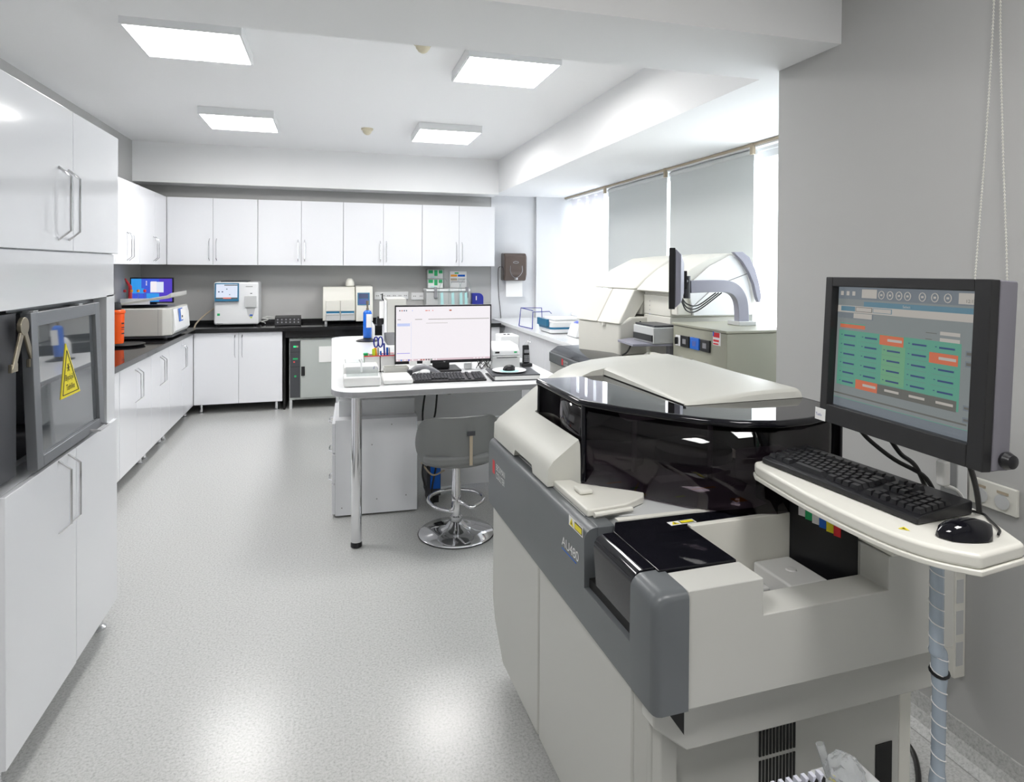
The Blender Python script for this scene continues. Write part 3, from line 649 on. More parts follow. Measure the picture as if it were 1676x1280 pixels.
# barcode scanner
t = thing('barcode_scanner', 'grey handheld barcode scanner lying behind the keyboard', 'barcode scanner', (.55, 3.93, DT))
obj('scanner_body', tube(NB(), [(.46, 3.88, .905), (.50, 3.88, .925), (.545, 3.885, .93), (.60, 3.89, .912), (.645, 3.90, .886)], [.014, .020, .018, .015, .010]*1, 12), M['grey'], t, world=True, smooth=True)
obj('scan_head', box(NB(), .445, .475, 3.858, 3.90, .885, .92), M['dgrey'], t, world=True, bev=.006)
def mouse_bm(l=.105, w_=.06, h=.034):
    rings = []
    for i in range(9):
        f = i/8; x = (f-.5)*l; ww = w_/2*(max(.03, 1-abs(2*f-1)**2.6))**.5; hh = h*(max(.02, 1-abs(1.7*f-.75)**2.4))**.6
        rings.append([(ww*cos(a)*(1.0), x, max(0.001, hh*sin(a))) if a <= pi else (ww*cos(a)*.95, x, .001) for a in [pi*k/10 for k in range(11)]])
    return loft(NB(), rings)
t = thing('computer_mouse', 'small white mouse in front of the scanner beside the keyboard', 'mouse', (.545, 3.862, DT+.022), R(80))
obj('mouse_shell', mouse_bm(.07, .05, .028), M['white'], t, smooth=True)
# boxes left
def open_box(name, label, cat, x0, x1, y0, y1, z0, z1, mt, th=.004, flare=.0, group=None):
    bm = NB(); box(bm, x0, x1, y0, y1, z0, z0+th)
    def wl(a, b, c, d):
        loft(bm, [[(a, c, z0+th), (b, c, z0+th), (b, d, z0+th), (a, d, z0+th)], [(a+(-flare if a < (x0+x1)/2 else flare), c+(-flare if c < (y0+y1)/2 else flare), z1), (b+(-flare if b < (x0+x1)/2 else flare), c+(-flare if c < (y0+y1)/2 else flare), z1), (b+(-flare if b < (x0+x1)/2 else flare), d+(-flare if d < (y0+y1)/2 else flare), z1), (a+(-flare if a < (x0+x1)/2 else flare), d+(-flare if d < (y0+y1)/2 else flare), z1)]])
    wl(x0, x0+th, y0, y1); wl(x1-th, x1, y0, y1); wl(x0+th, x1-th, y0, y0+th); wl(x0+th, x1-th, y1-th, y1)
    return tag(obj(name, bm, mt), label, cat, group)
t = thing('plastic_caddy', 'milky white plastic caddy at the rounded desk corner', 'caddy', (.17, 3.75, DT+.001))
bm = NB(); box(bm, .065, .27, 3.64, 3.78, .871, .925); box(bm, .068, .267, 3.80, 3.96, .871, .96)
obj('compartment', bm, M['milky'], t, world=True, bev=.008)
obj('inner_tray', box(NB(), .08, .255, 3.66, 3.77, .926, .965), M['clear'], t, world=True)
obj('scoop', tube(NB(), [(.165, 3.72, .94), (.165, 3.735, .99), (.155, 3.74, 1.01)], .006, 8, 4), M['white'], t, world=True, smooth=True)
bm = box(NB(), .285, .455, 3.66, 3.90, .871, .902); tag(obj('white_box', bm, M['milky'], bev=.012, seg=3), 'flat white rounded box left of the keyboard', 'box')
open_box('grey_tray', 'open light grey plastic tray beside the scanner', 'tray', .315, .455, 3.93, 4.02, .871, .925, M['cover'], flare=.006)
open_box('clear_tray', 'clear tray with pale blue rim at the far side of the caddy', 'tray', .085, .185, 4.0, 4.15, .871, .955, M['clear'], flare=.004)
t = thing('pen_organiser', 'white desk organiser with red rim full of pens and scissors', 'organiser', (.30, 4.22, DT+.001))
bm = NB()
for (x0, x1) in ((.20, .30), (.30, .395)):
    for a in ((x0, x0+.003, 4.12, 4.22), (x1-.003, x1, 4.12, 4.22), (x0, x1, 4.12, 4.123), (x0, x1, 4.217, 4.22)): box(bm, *a, .871, .975)
box(bm, .20, .395, 4.12, 4.22, .871, .875); obj('tray', bm, M['milky'], t, world=True)
bm = NB(); box(bm, .198, .397, 4.117, 4.1195, .972, .978); box(bm, .198, .397, 4.2205, 4.223, .972, .978); obj('rim', bm, M['red'], t, world=True)
pens = [(.215, 'grn', .015, .90, .99, 'green-capped marker in the desk organiser', 'marker'), (.24, 'lgrey', .010, .90, .985, 'pale blue marker at the left of the organiser', 'marker'), (.262, 'lime', .012, .88, 1.015, 'yellow highlighter pen standing in the organiser', 'highlighter'),
        (.280, 'orng2', .010, .88, 1.02, 'orange highlighter pen standing in the organiser', 'highlighter'), (.315, 'blue', .006, .88, 1.0, 'leftmost blue pen in the right half of the organiser', 'pen'), (.335, 'navy', .006, .88, 1.05, 'tall dark blue pen in the organiser', 'pen'), (.350, 'blue', .007, .88, 1.02, 'short thick blue pen in the organiser', 'pen'), (.368, 'steel', .004, .88, 1.02, 'thin metal pen at the right end of the organiser', 'pen')]
for x, c, r, z0, z1, lb, ct in pens:
    tag(obj(ct, tube(NB(), [(x, 4.17, z0), (x+random.uniform(-.01, .01), 4.17+random.uniform(-.01, .01), z1)], r, 10), M[c], smooth=True), lb, ct, 'pens in the desk organiser')
t = thing('scissors', 'blue-handled scissors standing in the desk organiser', 'scissors', (.29, 4.19, .90))
for s in (-1, 1):
    obj('handle_loop', tube(NB(), [(.292+s*.014+.014*cos(a)+ (1.02-.01)*0, 4.19, 1.055+.034*sin(a)) for a in [2*pi*k/12 for k in range(13)]], .005, 8), M['navy'], t, world=True, smooth=True)
obj('blade', box(NB(), .286, .298, 4.188, 4.192, .90, 1.02), M['steel'], t, world=True)
# gas bottle with foot
t = thing('gas_cartridge', 'bright blue gas cylinder with brass burner on a black foot', 'gas burner', (.312, 5.85, DT+.001))
obj('foot_plate', lathe(NB(), (0, 0, 0), [(.10, 0), (.095, .008), (.04, .022), (.038, .03)], 32), M['black'], t, smooth=True)
obj('cylinder', lathe(NB(), (0, 0, .0305), [(.036, 0), (.038, .005), (.038, .225), (.030, .24), (.014, .248)], 28), M['blue'], t, smooth=True)
obj('burner_head', lathe(NB(), (0, 0, .2785), [(.012, 0), (.012, .02), (.008, .022), (.008, .05), (.013, .055), (.013, .085)], 16), M['brass'], t, smooth=True)
obj('label', box(NB(), -.012, .034, -.0455, -.038, .125, .245), M['paper'], t)
t = thing('soap_bottle', 'white pump bottle just behind the blue gas cylinder', 'bottle', (.335, 6.0, DT+.001))
obj('bottle_body', lathe(NB(), (0, 0, 0), [(.05, 0), (.052, .01), (.052, .12), (.03, .16), (.014, .17)], 24), M['milky'], t, smooth=True)
obj('pump', tube(NB(), [(0, 0, .171), (0, 0, .21), (.03, 0, .215)], .006), M['white'], t)
# beige upright cabinet box + support with black clamp
t = thing('microscope_stand', 'upright beige device case standing on the desk behind the monitor', 'device case', (.52, 5.6, DT+.001))
obj('case', box(NB(), .455, .62, 5.50, 5.75, .8715, 1.27), M['cover'], t, world=True, bev=.008)
obj('side_strip', box(NB(), .435, .4545, 5.50, 5.75, .8715, 1.25), M['white'], t, world=True, bev=.003)
obj('clamp', box(NB(), .375, .4345, 5.58, 5.64, 1.04, 1.10), M['black'], t, world=True, bev=.01)
obj('dial', cyl(NB(), (.40, 5.60, 1.03), .022, .08, 16), M['black'], t, world=True)
obj('hook', tube(NB(), [(.43, 5.55, 1.25), (.42, 5.55, 1.27), (.42, 5.54, 1.31), (.405, 5.54, 1.30)], .006), M['black'], t, world=True)
obj('hanging_card', box(NB(), .395, .433, 5.535, 5.539, 1.10, 1.245), M['paper'], t, world=True)
t = thing('desk_printer', 'white box printer with papers behind the monitor, left side', 'printer', (.45, 4.7, DT+.001))
obj('body', box(NB(), .36, .62, 4.55, 4.85, .8715, .985), M['white'], t, world=True, bev=.012)
obj('top_cover', prism(NB(), [(4.56, .986), (4.84, .986), (4.84, 1.05), (4.70, 1.03)], .38, .60, 'x'), M['dgrey'], t, world=True, bev=.006)
# label printer right of monitor
t = thing('label_printer', 'light grey label printer right of the desk monitor', 'printer', (1.13, 4.15, DT+.001))
obj('body', box(NB(), 1.02, 1.21, 4.05, 4.28, .8715, .955), M['lgrey'], t, world=True, bev=.006)
bm = NB(); prism(bm, [(4.055, .956), (4.055, .99), (4.10, 1.022), (4.28, 1.03), (4.28, .956)], 1.02, 1.21, 'x'); obj('lid', bm, M['white'], t, world=True, bev=.008)
obj('slot', box(NB(), 1.05, 1.19, 4.0465, 4.0495, .944, .948), M['ink'], t, world=True)
rects('badge', (1.02, 4.0545, .956), (1, 0, 0), (0, 0, 1), [(.02, .018, .05, .03, M['ink']), (.15, .018, .17, .028, M['grn'])], t, True, .001)
t = thing('white_device', 'white box with grey dials standing behind the label printer', 'device', (1.30, 4.6, DT+.001))
obj('body', box(NB(), 1.20, 1.34, 4.50, 4.68, .8715, 1.04), M['white'], t, world=True, bev=.01)
bm = NB(); [lathe(bm, (1.24+.03*k, 4.55, 1.0405), [(.01, 0), (.01, .008)], 12) for k in range(2)]; obj('dial', bm, M['grey'], t, world=True)
# cordless phone in cradle
t = thing('cordless_phone', 'black cordless phone standing in its cradle beside the label printer', 'phone', (1.265, 4.12, DT+.001))
obj('cradle', box(NB(), 1.235, 1.31, 4.085, 4.16, .8715, .895), M['black'], t, world=True, bev=.006)
q = obj('handset', prism(NB(), [(4.10, .896), (4.105, .97), (4.118, 1.015), (4.135, 1.015), (4.135, .896)], 1.25, 1.295, 'x'), M['black'], t, world=True, bev=.006)
bm = NB()
for r in range(4):
    for c in range(3): box(bm, 1.255+.0125*c, 1.264+.0125*c, 4.0955, 4.1005, .905+.012*r, .913+.012*r)
box(bm, 1.256, 1.289, 4.0975, 4.104, .965, .985); obj('keypad', bm, M['grey'], q, world=True)
# notebook, disc, mouse
t = thing('document_case', 'closed dark grey binder lying flat on the desk edge', 'binder', (1.07, 3.75, DT+.001), R(-4))
obj('cover', box(NB(), -.145, .145, -.135, .135, .028, .034), M['dgrey'], t, bev=.001)
obj('pages', box(NB(), -.13, .143, -.133, .13, .005, .0275), M['paper'], t)
obj('back_cover', box(NB(), -.145, .145, -.135, .135, 0, .0045), M['dgrey'], t)
t = thing('optical_disc', 'round white disc lying on the dark binder under the black mouse', 'disc', (1.05, 3.745, DT+.036), 0)
obj('disc', lathe(NB(), (0, 0, 0), [(.085, 0), (.105, .008), (.105, .010), (.083, .003), (.001, .003)], 40), M['white'], t, smooth=True)
obj('disc_label', lathe(NB(), (0, 0, .0035), [(.06, 0), (.06, .0015)], 32), M['mask'], t)
t = thing('computer_mouse', 'small black mouse resting on the white disc', 'mouse', (1.05, 3.75, DT+.0415), R(70))
obj('mouse_shell', mouse_bm(.075, .055, .035), M['black'], t, smooth=True)
tag(obj('cable_tangle', tube(NB(), [(.93+.035*cos(k*1.3)+.002*k, 4.0+.03*sin(k*1.3), .88+.035+.03*sin(k*2.1)) for k in range(22)], .0022, 5, 4), M['cable'], smooth=True), 'tangle of thin black wires right of the monitor stand', 'cable')
tag(obj('charger', box(NB(), .845, .895, 4.10, 4.14, .871, .91), M['white'], bev=.004), 'small white charger block behind the wires on the desk', 'charger')

# ------------------------------------------------------------------ window bench with devices
t = thing('window_bench', 'white bench under the window beyond the large analyser', 'bench', (2.4, 6.4, 0))
obj('bench_top', box(NB(), 1.93, 2.98, 4.72, 7.695, .862, .90), M['desk'], t, world=True, bev=.003)
obj('carcass', box(NB(), 1.98, 2.95, 4.75, 7.68, .10, .8615), M['carcass'], t, world=True)
for k in range(6):
    y0 = 4.76+.485*k; d = obj('door', box(NB(), 1.96, 1.9795, y0+.002, y0+.483, .10, .858), M['lacquer'], t, world=True, bev=.0015)
    hy = y0+.45 if k % 2 == 0 else y0+.035
    obj('handle', tube(NB(), [(1.96, hy, .55), (1.925, hy, .58), (1.925, hy, .755), (1.96, hy, .785)], .005), M['chrome'], d, world=True, smooth=True)
obj('plinth', box(NB(), 2.02, 2.93, 4.8, 7.66, 0, .0995), M['carcass'], t, world=True)
t = thing('benchtop_photometer', 'white and blue-banded low instrument on the window bench', 'instrument', (2.15, 6.0, .901))
bm = NB(); prism(bm, hull_round(2.03, 2.40, 5.75, 6.15, .04, 4), .905, 1.02, 'z'); obj('housing', bm, M['white'], t, world=True, bev=.015, seg=3)
bm = NB(); prism(bm, hull_round(2.027, 2.403, 5.747, 6.153, .042, 4), .945, .965, 'z'); obj('blue_band', bm, M['teal'], t, world=True)
obj('side_block', box(NB(), 2.0, 2.026, 5.80, 6.10, .97, 1.04), M['teal'], t, world=True, bev=.004)
obj('lid', box(NB(), 2.08, 2.38, 5.80, 6.12, 1.021, 1.045), M['white'], t, world=True, bev=.01)
obj('foot_plate', box(NB(), 2.05, 2.38, 5.78, 6.12, .901, .9045), M['black'], t, world=True)
t = thing('reader_device', 'small white wedge device with bright blue display on the window bench', 'instrument', (2.2, 5.5, .901))
obj('housing', prism(NB(), [(2.13, .902), (2.17, 1.02), (2.23, 1.045), (2.38, .96), (2.38, .902)], 5.38, 5.60, 'y'), M['white'], t, world=True, bev=.01)
nx = Vector((.04, 0, .118)).normalized()
rects('display', (2.178, 5.56, 1.026), (0, -1, 0), Vector((.06, 0, .025)).normalized(), [(.01, .0, .12, .04, SC['blue'])], t, True, .004)
t = thing('wire_rack', 'thin dark blue wire stand at the far end of the window bench', 'wire rack', (2.05, 6.5, .901))
bm = NB()
tube(bm, [(2.0, 6.25, .906), (2.02, 6.3, 1.075), (2.22, 6.35, 1.075), (2.26, 6.40, 1.05)], .005, 6)
tube(bm, [(1.96, 6.6, .906), (1.98, 6.6, 1.10), (2.25, 6.7, 1.09), (2.26, 6.7, .906)], .005, 6)
tube(bm, [(2.0, 6.25, .906), (1.96, 6.6, .906)], .005, 6); tube(bm, [(2.02, 6.3, 1.09), (1.98, 6.6, 1.10)], .005, 6)
obj('wire_frame', bm, M['navy'], t, world=True)

# ------------------------------------------------------------------ roller blinds
def blind(y0, y1, label):
    t = thing('roller_blind', label, 'roller blind', (2.93, (y0+y1)/2, 2.40), 0, 'roller blinds')
    obj('fabric', box(NB(), 2.925, 2.928, y0, y1, 1.0, 2.375), M['blind_cloth'], t, world=True)
    bm = NB(); tube(bm, [(2.935, y0, 2.385), (2.935, y1, 2.385)], .022, 16); obj('roller', bm, M['blind'], t, world=True, smooth=True)
    obj('bottom_bar', box(NB(), 2.92, 2.934, y0, y1, .975, .9995), M['white'], t, world=True)
blind(3.93, 5.10, 'wide grey roller blind pulled down, nearest the grey pier'); blind(5.16, 6.42, 'grey roller blind pulled down left of the other, farther away')
t = thing('blind_rail', 'long white blind rail with a tan strip under the window ceiling', 'rail', (2.93, 5.1, 2.43))
obj('rail_fascia', box(NB(), 2.90, 2.95, 2.46, 7.69, 2.408, 2.425), M['white'], t, world=True)
obj('tan_strip', box(NB(), 2.885, 2.90, 2.46, 7.69, 2.42, 2.436), M['tan'], t, world=True)
for y in (3.9, 5.13, 6.45): obj('bracket', box(NB(), 2.88, 2.905, y-.015, y+.015, 2.36, 2.438), M['tan'], t, world=True)
for i, (y0, y1) in enumerate(((6.62, 6.80), (6.88, 7.06), (7.14, 7.32), (7.42, 7.60))):
    tag(obj('curtain_panel', box(NB(), 2.955, 2.957, y0, y1, .95, 2.40), M['sheer']), ['narrow white window panel nearest the far blind', 'second narrow white window panel from the far blind', 'third narrow white window panel, near the back corner', 'last narrow white window panel at the back corner'][i], 'window panel', 'narrow white panels at the window')
# pull chains by the near wall
bm = NB()
def chain(bm, pts):
    P = smooth_path(pts, 10); L = 0; last = None
    for a, b in zip(P, P[1:]):
        n = max(1, int((b-a).length/.009))
        for k in range(n):
            bmesh.ops.create_icosphere(bm, subdivisions=1, radius=.0033, matrix=Matrix.Translation(a+(b-a)*k/n))
        tube(bm, [a, b], .0012, 4)
chain(bm, [(1.93, 1.452, 2.83), (1.925, 1.456, 2.36), (1.925, 1.475, 1.95), (1.922, 1.505, 1.45), (1.922, 1.50, 1.30), (1.922, 1.45, 1.25), (1.922, 1.405, 1.33), (1.922, 1.405, 1.55), (1.925, 1.425, 1.95), (1.925, 1.437, 2.36), (1.93, 1.436, 2.83)])
tag(obj('blind_chain', bm, M['cream'], smooth=True), 'cream beaded blind chain looping down beside the grey wall', 'chain')
t = thing('blind_headrail', 'blind head box above the frame that carries the beaded chain', 'rail', (1.92, 1.44, 2.81))
obj('rail_box', box(NB(), 1.885, 1.943, .9, 1.6, 2.79, 2.838), M['white'], t, world=True)

# ------------------------------------------------------------------ control box
t = thing('control_box', 'olive-grey floor-standing power control box with meters', 'control box', (2.3, 3.3, 0))
q = obj('housing', box(NB(), 2.092, 2.52, 3.03, 3.60, .02, 1.185), M['olive'], t, world=True, bev=.006)
obj('top_plate', box(NB(), 2.085, 2.527, 3.023, 3.607, 1.186, 1.20), M['olive'], t, world=True, bev=.003)
xp = 2.092
def face(name, y0, y1, z0, z1, th, mt, pr, **k): return obj(name, box(NB(), xp-th, xp-.0005, min(y0, y1), max(y0, y1), z0, z1), mt, pr, world=True, **k)
q1 = face('rotary_switch', 3.50, 3.56, 1.06, 1.125, .006, M['white'], q)
bm = NB(); box(bm, xp-.03, xp-.0065, 3.525, 3.535, 1.07, 1.115); obj('switch_lever', bm, M['black'], q1, world=True, bev=.004)
for y0, c in ((3.40, 'black'), (3.29, 'blue'), (3.18, 'black')):
    p = face('meter', y0, y0+.095, 1.06, 1.13, .012, M[c], q, bev=.003)
    obj('meter_window', box(NB(), xp-.014, xp-.0125, y0+.028, y0+.066, 1.08, 1.11), M['grey'] if c == 'black' else SC['lcd'], p, world=True)
rects('sticker', (xp, 3.16, 1.11), (0, -1, 0), (0, 0, 1), [(0, 0, .075, .085, M['paper']), (.005, .045, .065, .072, M['red'], 2), (.005, .02, .06, .032, M['red'], 2), (.005, .004, .055, .012, M['red'], 2), (.002, .05, .012, .078, M['blue'], 3)], q, True, .001)
for y in (3.50, 3.36, 3.22):
    bm = NB(); bmesh.ops.create_cone(bm, cap_ends=True, segments=20, radius1=.028, radius2=.024, depth=.02, matrix=Matrix.Translation((xp-.012, y, .975)) @ Matrix.Rotation(-pi/2, 4, 'Y'))
    k_ = obj('knob', bm, M['chrome'], q, world=True, smooth=True)
    obj('knob_cap', box(NB(), xp-.026, xp-.0225, y-.01, y+.01, .97, .98), M['black'], k_, world=True)
for fx in (2.13, 2.48):
    for fy in (3.07, 3.56): obj('foot', cyl(NB(), (fx, fy, 0), .02, .0195, 12), M['black'], t, world=True)

# ------------------------------------------------------------------ second monitor on a curved arm
t = thing('arm_monitor', 'flat screen seen edge-on, held by a curved grey arm', 'monitor', (2.42, 3.35, 1.201))
d = Vector((.50, .866, 0)); n = Vector((.866, -.50, 0)); c0 = Vector((1.86, 3.18, 0))
def mb(a0, a1, b0, b1, z0, z1):
    return loft(NB(), [[c0+d*a+n*b+Vector((0, 0, z)) for a, b in ((a0, b0), (a1, b0), (a1, b1), (a0, b1))] for z in (z0, z1)])
obj('screen_bezel', mb(-.17, .17, -.035, -.002, 1.325, 1.655), M['black'], t, world=True, bev=.003)
obj('rear_shell', loft(NB(), [[c0+d*a+n*b+Vector((0, 0, z)) for a, z in ((-s, 1.49-h), (s, 1.49-h), (s, 1.49+h), (-s, 1.49+h))] for b, s, h in ((-.0015, .165, .16), (.03, .155, .13), (.045, .10, .08))]), M['lilac'], t, world=True, bev=.004)
obj('mount_plate', mb(-.05, .05, .046, .062, 1.43, 1.53), M['black'], t, world=True)
arm = [(2.0, 3.27, 1.437), (2.15, 3.29, 1.44), (2.27, 3.31, 1.437), (2.34, 3.325, 1.415), (2.385, 3.335, 1.37), (2.405, 3.34, 1.31), (2.41, 3.34, 1.215)]
rings = []
for i, p in enumerate(smooth_path(arm, 4)):
    P = smooth_path(arm, 4); tt = (P[min(i+1, len(P)-1)]-P[max(0, i-1)]).normalized(); s_ = Vector((0, 1, 0)); nn = tt.cross(s_).normalized()
    rings.append([p+s_*a*.025+nn*b*.036 for a, b in ((-1, -1), (1, -1), (1, 1), (-1, 1))])
obj('arm', loft(NB(), rings), M['lilac'], t, world=True, bev=.004)
obj('joint', tube(NB(), [(1.985, 3.265, 1.37), (1.985, 3.265, 1.50)], .02, 14), M['dgrey'], t, world=True, smooth=True)
obj('joint_arm', tube(NB(), [(1.93, 3.21, 1.47), (1.985, 3.265, 1.47)], .012, 10), M['dgrey'], t, world=True)
obj('arm_foot', box(NB(), 2.35, 2.47, 3.28, 3.40, 1.2005, 1.225), M['lgrey'], t, world=True, bev=.003)
for k in range(3):
    obj('cable', tube(NB(), [(1.90, 3.18, 1.38-.01*k), (1.96, 3.22, 1.34-.02*k), (2.05, 3.25, 1.33-.015*k), (2.18+.02*k, 3.27, 1.40)], .004, 6, 6), M['cable'], t, world=True, smooth=True)

# ------------------------------------------------------------------ far large analyser
t = thing('large_analyser', 'large far analyser with arched cream hood beside the window', 'analyser', (2.2, 4.1, 0))
bm = NB(); box(bm, 1.72, 2.72, 3.70, 4.60, .06, .93); obj('body', bm, M['cover'], t, world=True, bev=.01)
for fx in (1.8, 2.65):
    for fy in (3.78, 4.5): obj('foot', cyl(NB(), (fx, fy, 0), .03, .0595, 12), M['black'], t, world=True)
# left (far) hood block
Nn = [(1.92, 4.02), (1.92, 4.02), (2.07, 4.10), (2.20, 4.10), (2.34, 4.10), (2.52, 4.10), (2.66, 4.10), (2.72, 4.10), (2.72, 4.10)]
Nz = [.935, 1.15, 1.39, 1.51, 1.60, 1.645, 1.62, 1.45, .935]
Fn = [(1.75, 4.36), (1.75, 4.38), (1.86, 4.36), (2.02, 4.40), (2.22, 4.44), (2.45, 4.52), (2.62, 4.58), (2.70, 4.6), (2.70, 4.6)]
Fz = [.935, 1.16, 1.40, 1.53, 1.615, 1.635, 1.60, 1.45, .935]
A = [(x, y, z) for (x, y), z in zip(Fn, Fz)]; B = [(x, y, z) for (x, y), z in zip(Nn, Nz)]
obj('front_block', loft(NB(), [[A[0], A[1], (A[1][0]+.10, A[1][1], 1.20), (A[-1][0], A[-1][1], 1.20), A[-1]], [B[0], B[1], (B[1][0]+.10, B[1][1], 1.20), (B[-1][0], B[-1][1], 1.20), B[-1]]]), M['cream'], t, world=True, bev=.015, seg=3)
def lerp(a, b, f): return tuple(a[i]*(1-f)+b[i]*f for i in range(3))
def out(p, k=.02): return p
low = lambda f: [lerp((A[1][0]-.012, A[1][1], A[1][2]+.004), (B[1][0]-.012, B[1][1]-.01, B[1][2]+.004), f), lerp(A[2], B[2], f), lerp((2.05, 4.38, 1.385), (2.2, 4.1, 1.385), f), lerp((1.86, 4.38, 1.165), (2.03, 4.06, 1.155), f)]
h1 = obj('front_cover', loft(NB(), [low(0), low(.495)]), M['cream'], t, world=True, bev=.008, seg=3)
obj('front_cover', loft(NB(), [low(.505), low(1)]), M['cream'], t, world=True, bev=.008, seg=3)
upp = lambda f: [lerp((A[2][0], A[2][1], A[2][2]+.003), (B[2][0], B[2][1], B[2][2]+.003), f)]+[lerp(A[i], B[i], f) for i in range(3, 8)]+[lerp((2.70, 4.6, 1.21), (2.72, 4.10, 1.21), f), lerp((1.95, 4.38, 1.21), (2.12, 4.10, 1.21), f), lerp((2.0, 4.38, 1.392), (2.15, 4.1, 1.385), f)]
obj('top_hood', loft(NB(), [upp(0), upp(1)]), M['cream'], t, world=True, bev=.012, seg=3)
obj('catch', box(NB(), 1.845, 1.87, 4.13, 4.155, 1.135, 1.155), M['cream'], t, world=True)
# middle hood and near end
prof = [(2.08, 1.388), (2.15, 1.46), (2.25, 1.54), (2.38, 1.61), (2.52, 1.645), (2.60, 1.648), (2.66, 1.60), (2.71, 1.50), (2.74, 1.37), (2.745, 1.235), (2.15, 1.235), (2.15, 1.375)]
bm = NB(); prism(bm, prof, 3.65, 4.095, 'y'); obj('middle_hood', bm, M['cream'], t, world=True, bev=.01, seg=3)
bm = NB(); prism(bm, [(2.14, 1.22), (2.14, 1.36), (2.70, 1.36), (2.70, 1.22)], 3.72, 4.09, 'y'); box(bm, 2.14, 2.70, 3.72, 4.09, .935, 1.22); q = obj('inner_body', bm, M['cream'], t, world=True, bev=.008)
rects('indicator', (2.14, 4.0, 1.22), (0, -1, 0), (0, 0, 1), [(0, .03*k, .008, .03*k+.008, M['grey'] if k else SC['lblue']) for k in range(4)], q, True, .002)
bm = NB(); prism(bm, [(2.26, 1.236), (2.22, 1.40), (2.27, 1.473), (2.38, 1.56), (2.50, 1.615), (2.53, 1.63), (2.60, 1.615), (2.66, 1.50), (2.69, 1.37), (2.70, 1.236)], 3.632, 3.649, 'y')
e_ = obj('end_cover', bm, M['white'], t, world=True, bev=.004)
obj('seam_line', tube(NB(), [(2.245, 3.631, 1.24), (2.235, 3.631, 1.28), (2.42, 3.631, 1.43), (2.66, 3.631, 1.51)], .003, 6), M['gry_ink'], e_, world=True)
ap = [(2.53, 1.652), (2.60, 1.655), (2.655, 1.62), (2.70, 1.54), (2.73, 1.45), (2.75, 1.36), (2.74, 1.32), (2.725, 1.32), (2.71, 1.36), (2.69, 1.44), (2.65, 1.52), (2.60, 1.59)]
bm = NB(); prism(bm, ap, 3.60, 3.631, 'y'); obj('side_trim', bm, M['lilac'], t, world=True, bev=.004)
# low front module with logo and smoked cover
bm = NB(); box(bm, 1.60, 1.718, 3.45, 4.56, .10, .83); obj('front_panel', bm, M['cover'], t, world=True, bev=.006)
q = obj('logo_band', box(NB(), 1.592, 1.717, 3.45, 4.56, .8305, .905), M['band'], t, world=True, bev=.008)
bm = NB(); prism(bm, [(1.60, .906), (1.66, .945), (1.90, .95), (1.90, .931), (1.719, .931), (1.719, .906)], 3.70, 4.56, 'y'); obj('smoked_cover', bm, M['gloss'], t, world=True, bev=.004)
rects('logo_mark', (1.592, 4.28, .845), (0, -1, 0), (0, 0, 1), [(0, 0, .028, .045, M['red'])], q, True, .001)
text('logo_text', 'BECKMAN', .022, (1.592, 4.24, .868), (0, -1, 0), (0, 0, 1), M['paper'], q, True, sx=.8)
text('logo_text', 'COULTER', .022, (1.592, 4.24, .846), (0, -1, 0), (0, 0, 1), M['paper'], q, True, sx=.8)
obj('hose', tube(NB(), [(1.93, 4.0, .94), (1.97, 3.99, .97), (2.02, 4.0, 1.06), (2.08, 4.02, 1.17)], .006, 8, 5), M['cable'], t, world=True, smooth=True)
# shelf with a silver office printer between analyser and control box
t = thing('side_shelf', 'grey shelf beside the control box carrying a silver printer', 'shelf', (1.95, 3.7, 1.06))
bm = NB(); prism(bm, [(1.84, 3.66), (2.135, 3.61), (2.135, 3.71), (2.135, 4.0), (1.98, 4.0), (1.86, 3.92)], 1.045, 1.06, 'z'); obj('shelf_board', bm, M['lilac'], t, world=True, bev=.002)
obj('bracket', box(NB(), 2.10, 2.134, 3.66, 3.70, .9305, 1.0445), M['grey'], t, world=True)
t = thing('office_printer', 'silver and black printer on the shelf behind the control box', 'printer', (2.03, 3.75, 1.061))
obj('body', box(NB(), 1.965, 2.132, 3.62, 3.90, 1.061, 1.165), M['lgrey'], t, world=True, bev=.006)
obj('front_panel', box(NB(), 1.958, 1.9645, 3.63, 3.89, 1.075, 1.115), M['black'], t, world=True)
obj('top_cover', box(NB(), 1.975, 2.13, 3.63, 3.89, 1.166, 1.178), M['dgrey'], t, world=True)
t = thing('optics_part', 'small cream knobbed attachment below the printer shelf', 'attachment', (1.98, 3.63, .96))
obj('cone', tube(NB(), [(1.93, 3.68, .978), (1.95, 3.66, .985), (1.98, 3.63, .988), (2.02, 3.60, .982)], [.012, .024, .020, .016], 14), M['cream'], t, world=True, smooth=True)
obj('support', box(NB(), 1.96, 1.99, 3.62, 3.65, .9505, .97), M['olive'], t, world=True)
obj('collar', tube(NB(), [(1.955, 3.655, .986), (1.962, 3.648, .987)], .026, 16), M['olive'], t, world=True, smooth=True)

# ------------------------------------------------------------------ the near analyser
AN = R(1.8)
t = thing('chemistry_analyser', 'large near chemistry analyser with smoked hood and slate front band', 'analyser', (.62, 1.13, 0), AN)
D = .893
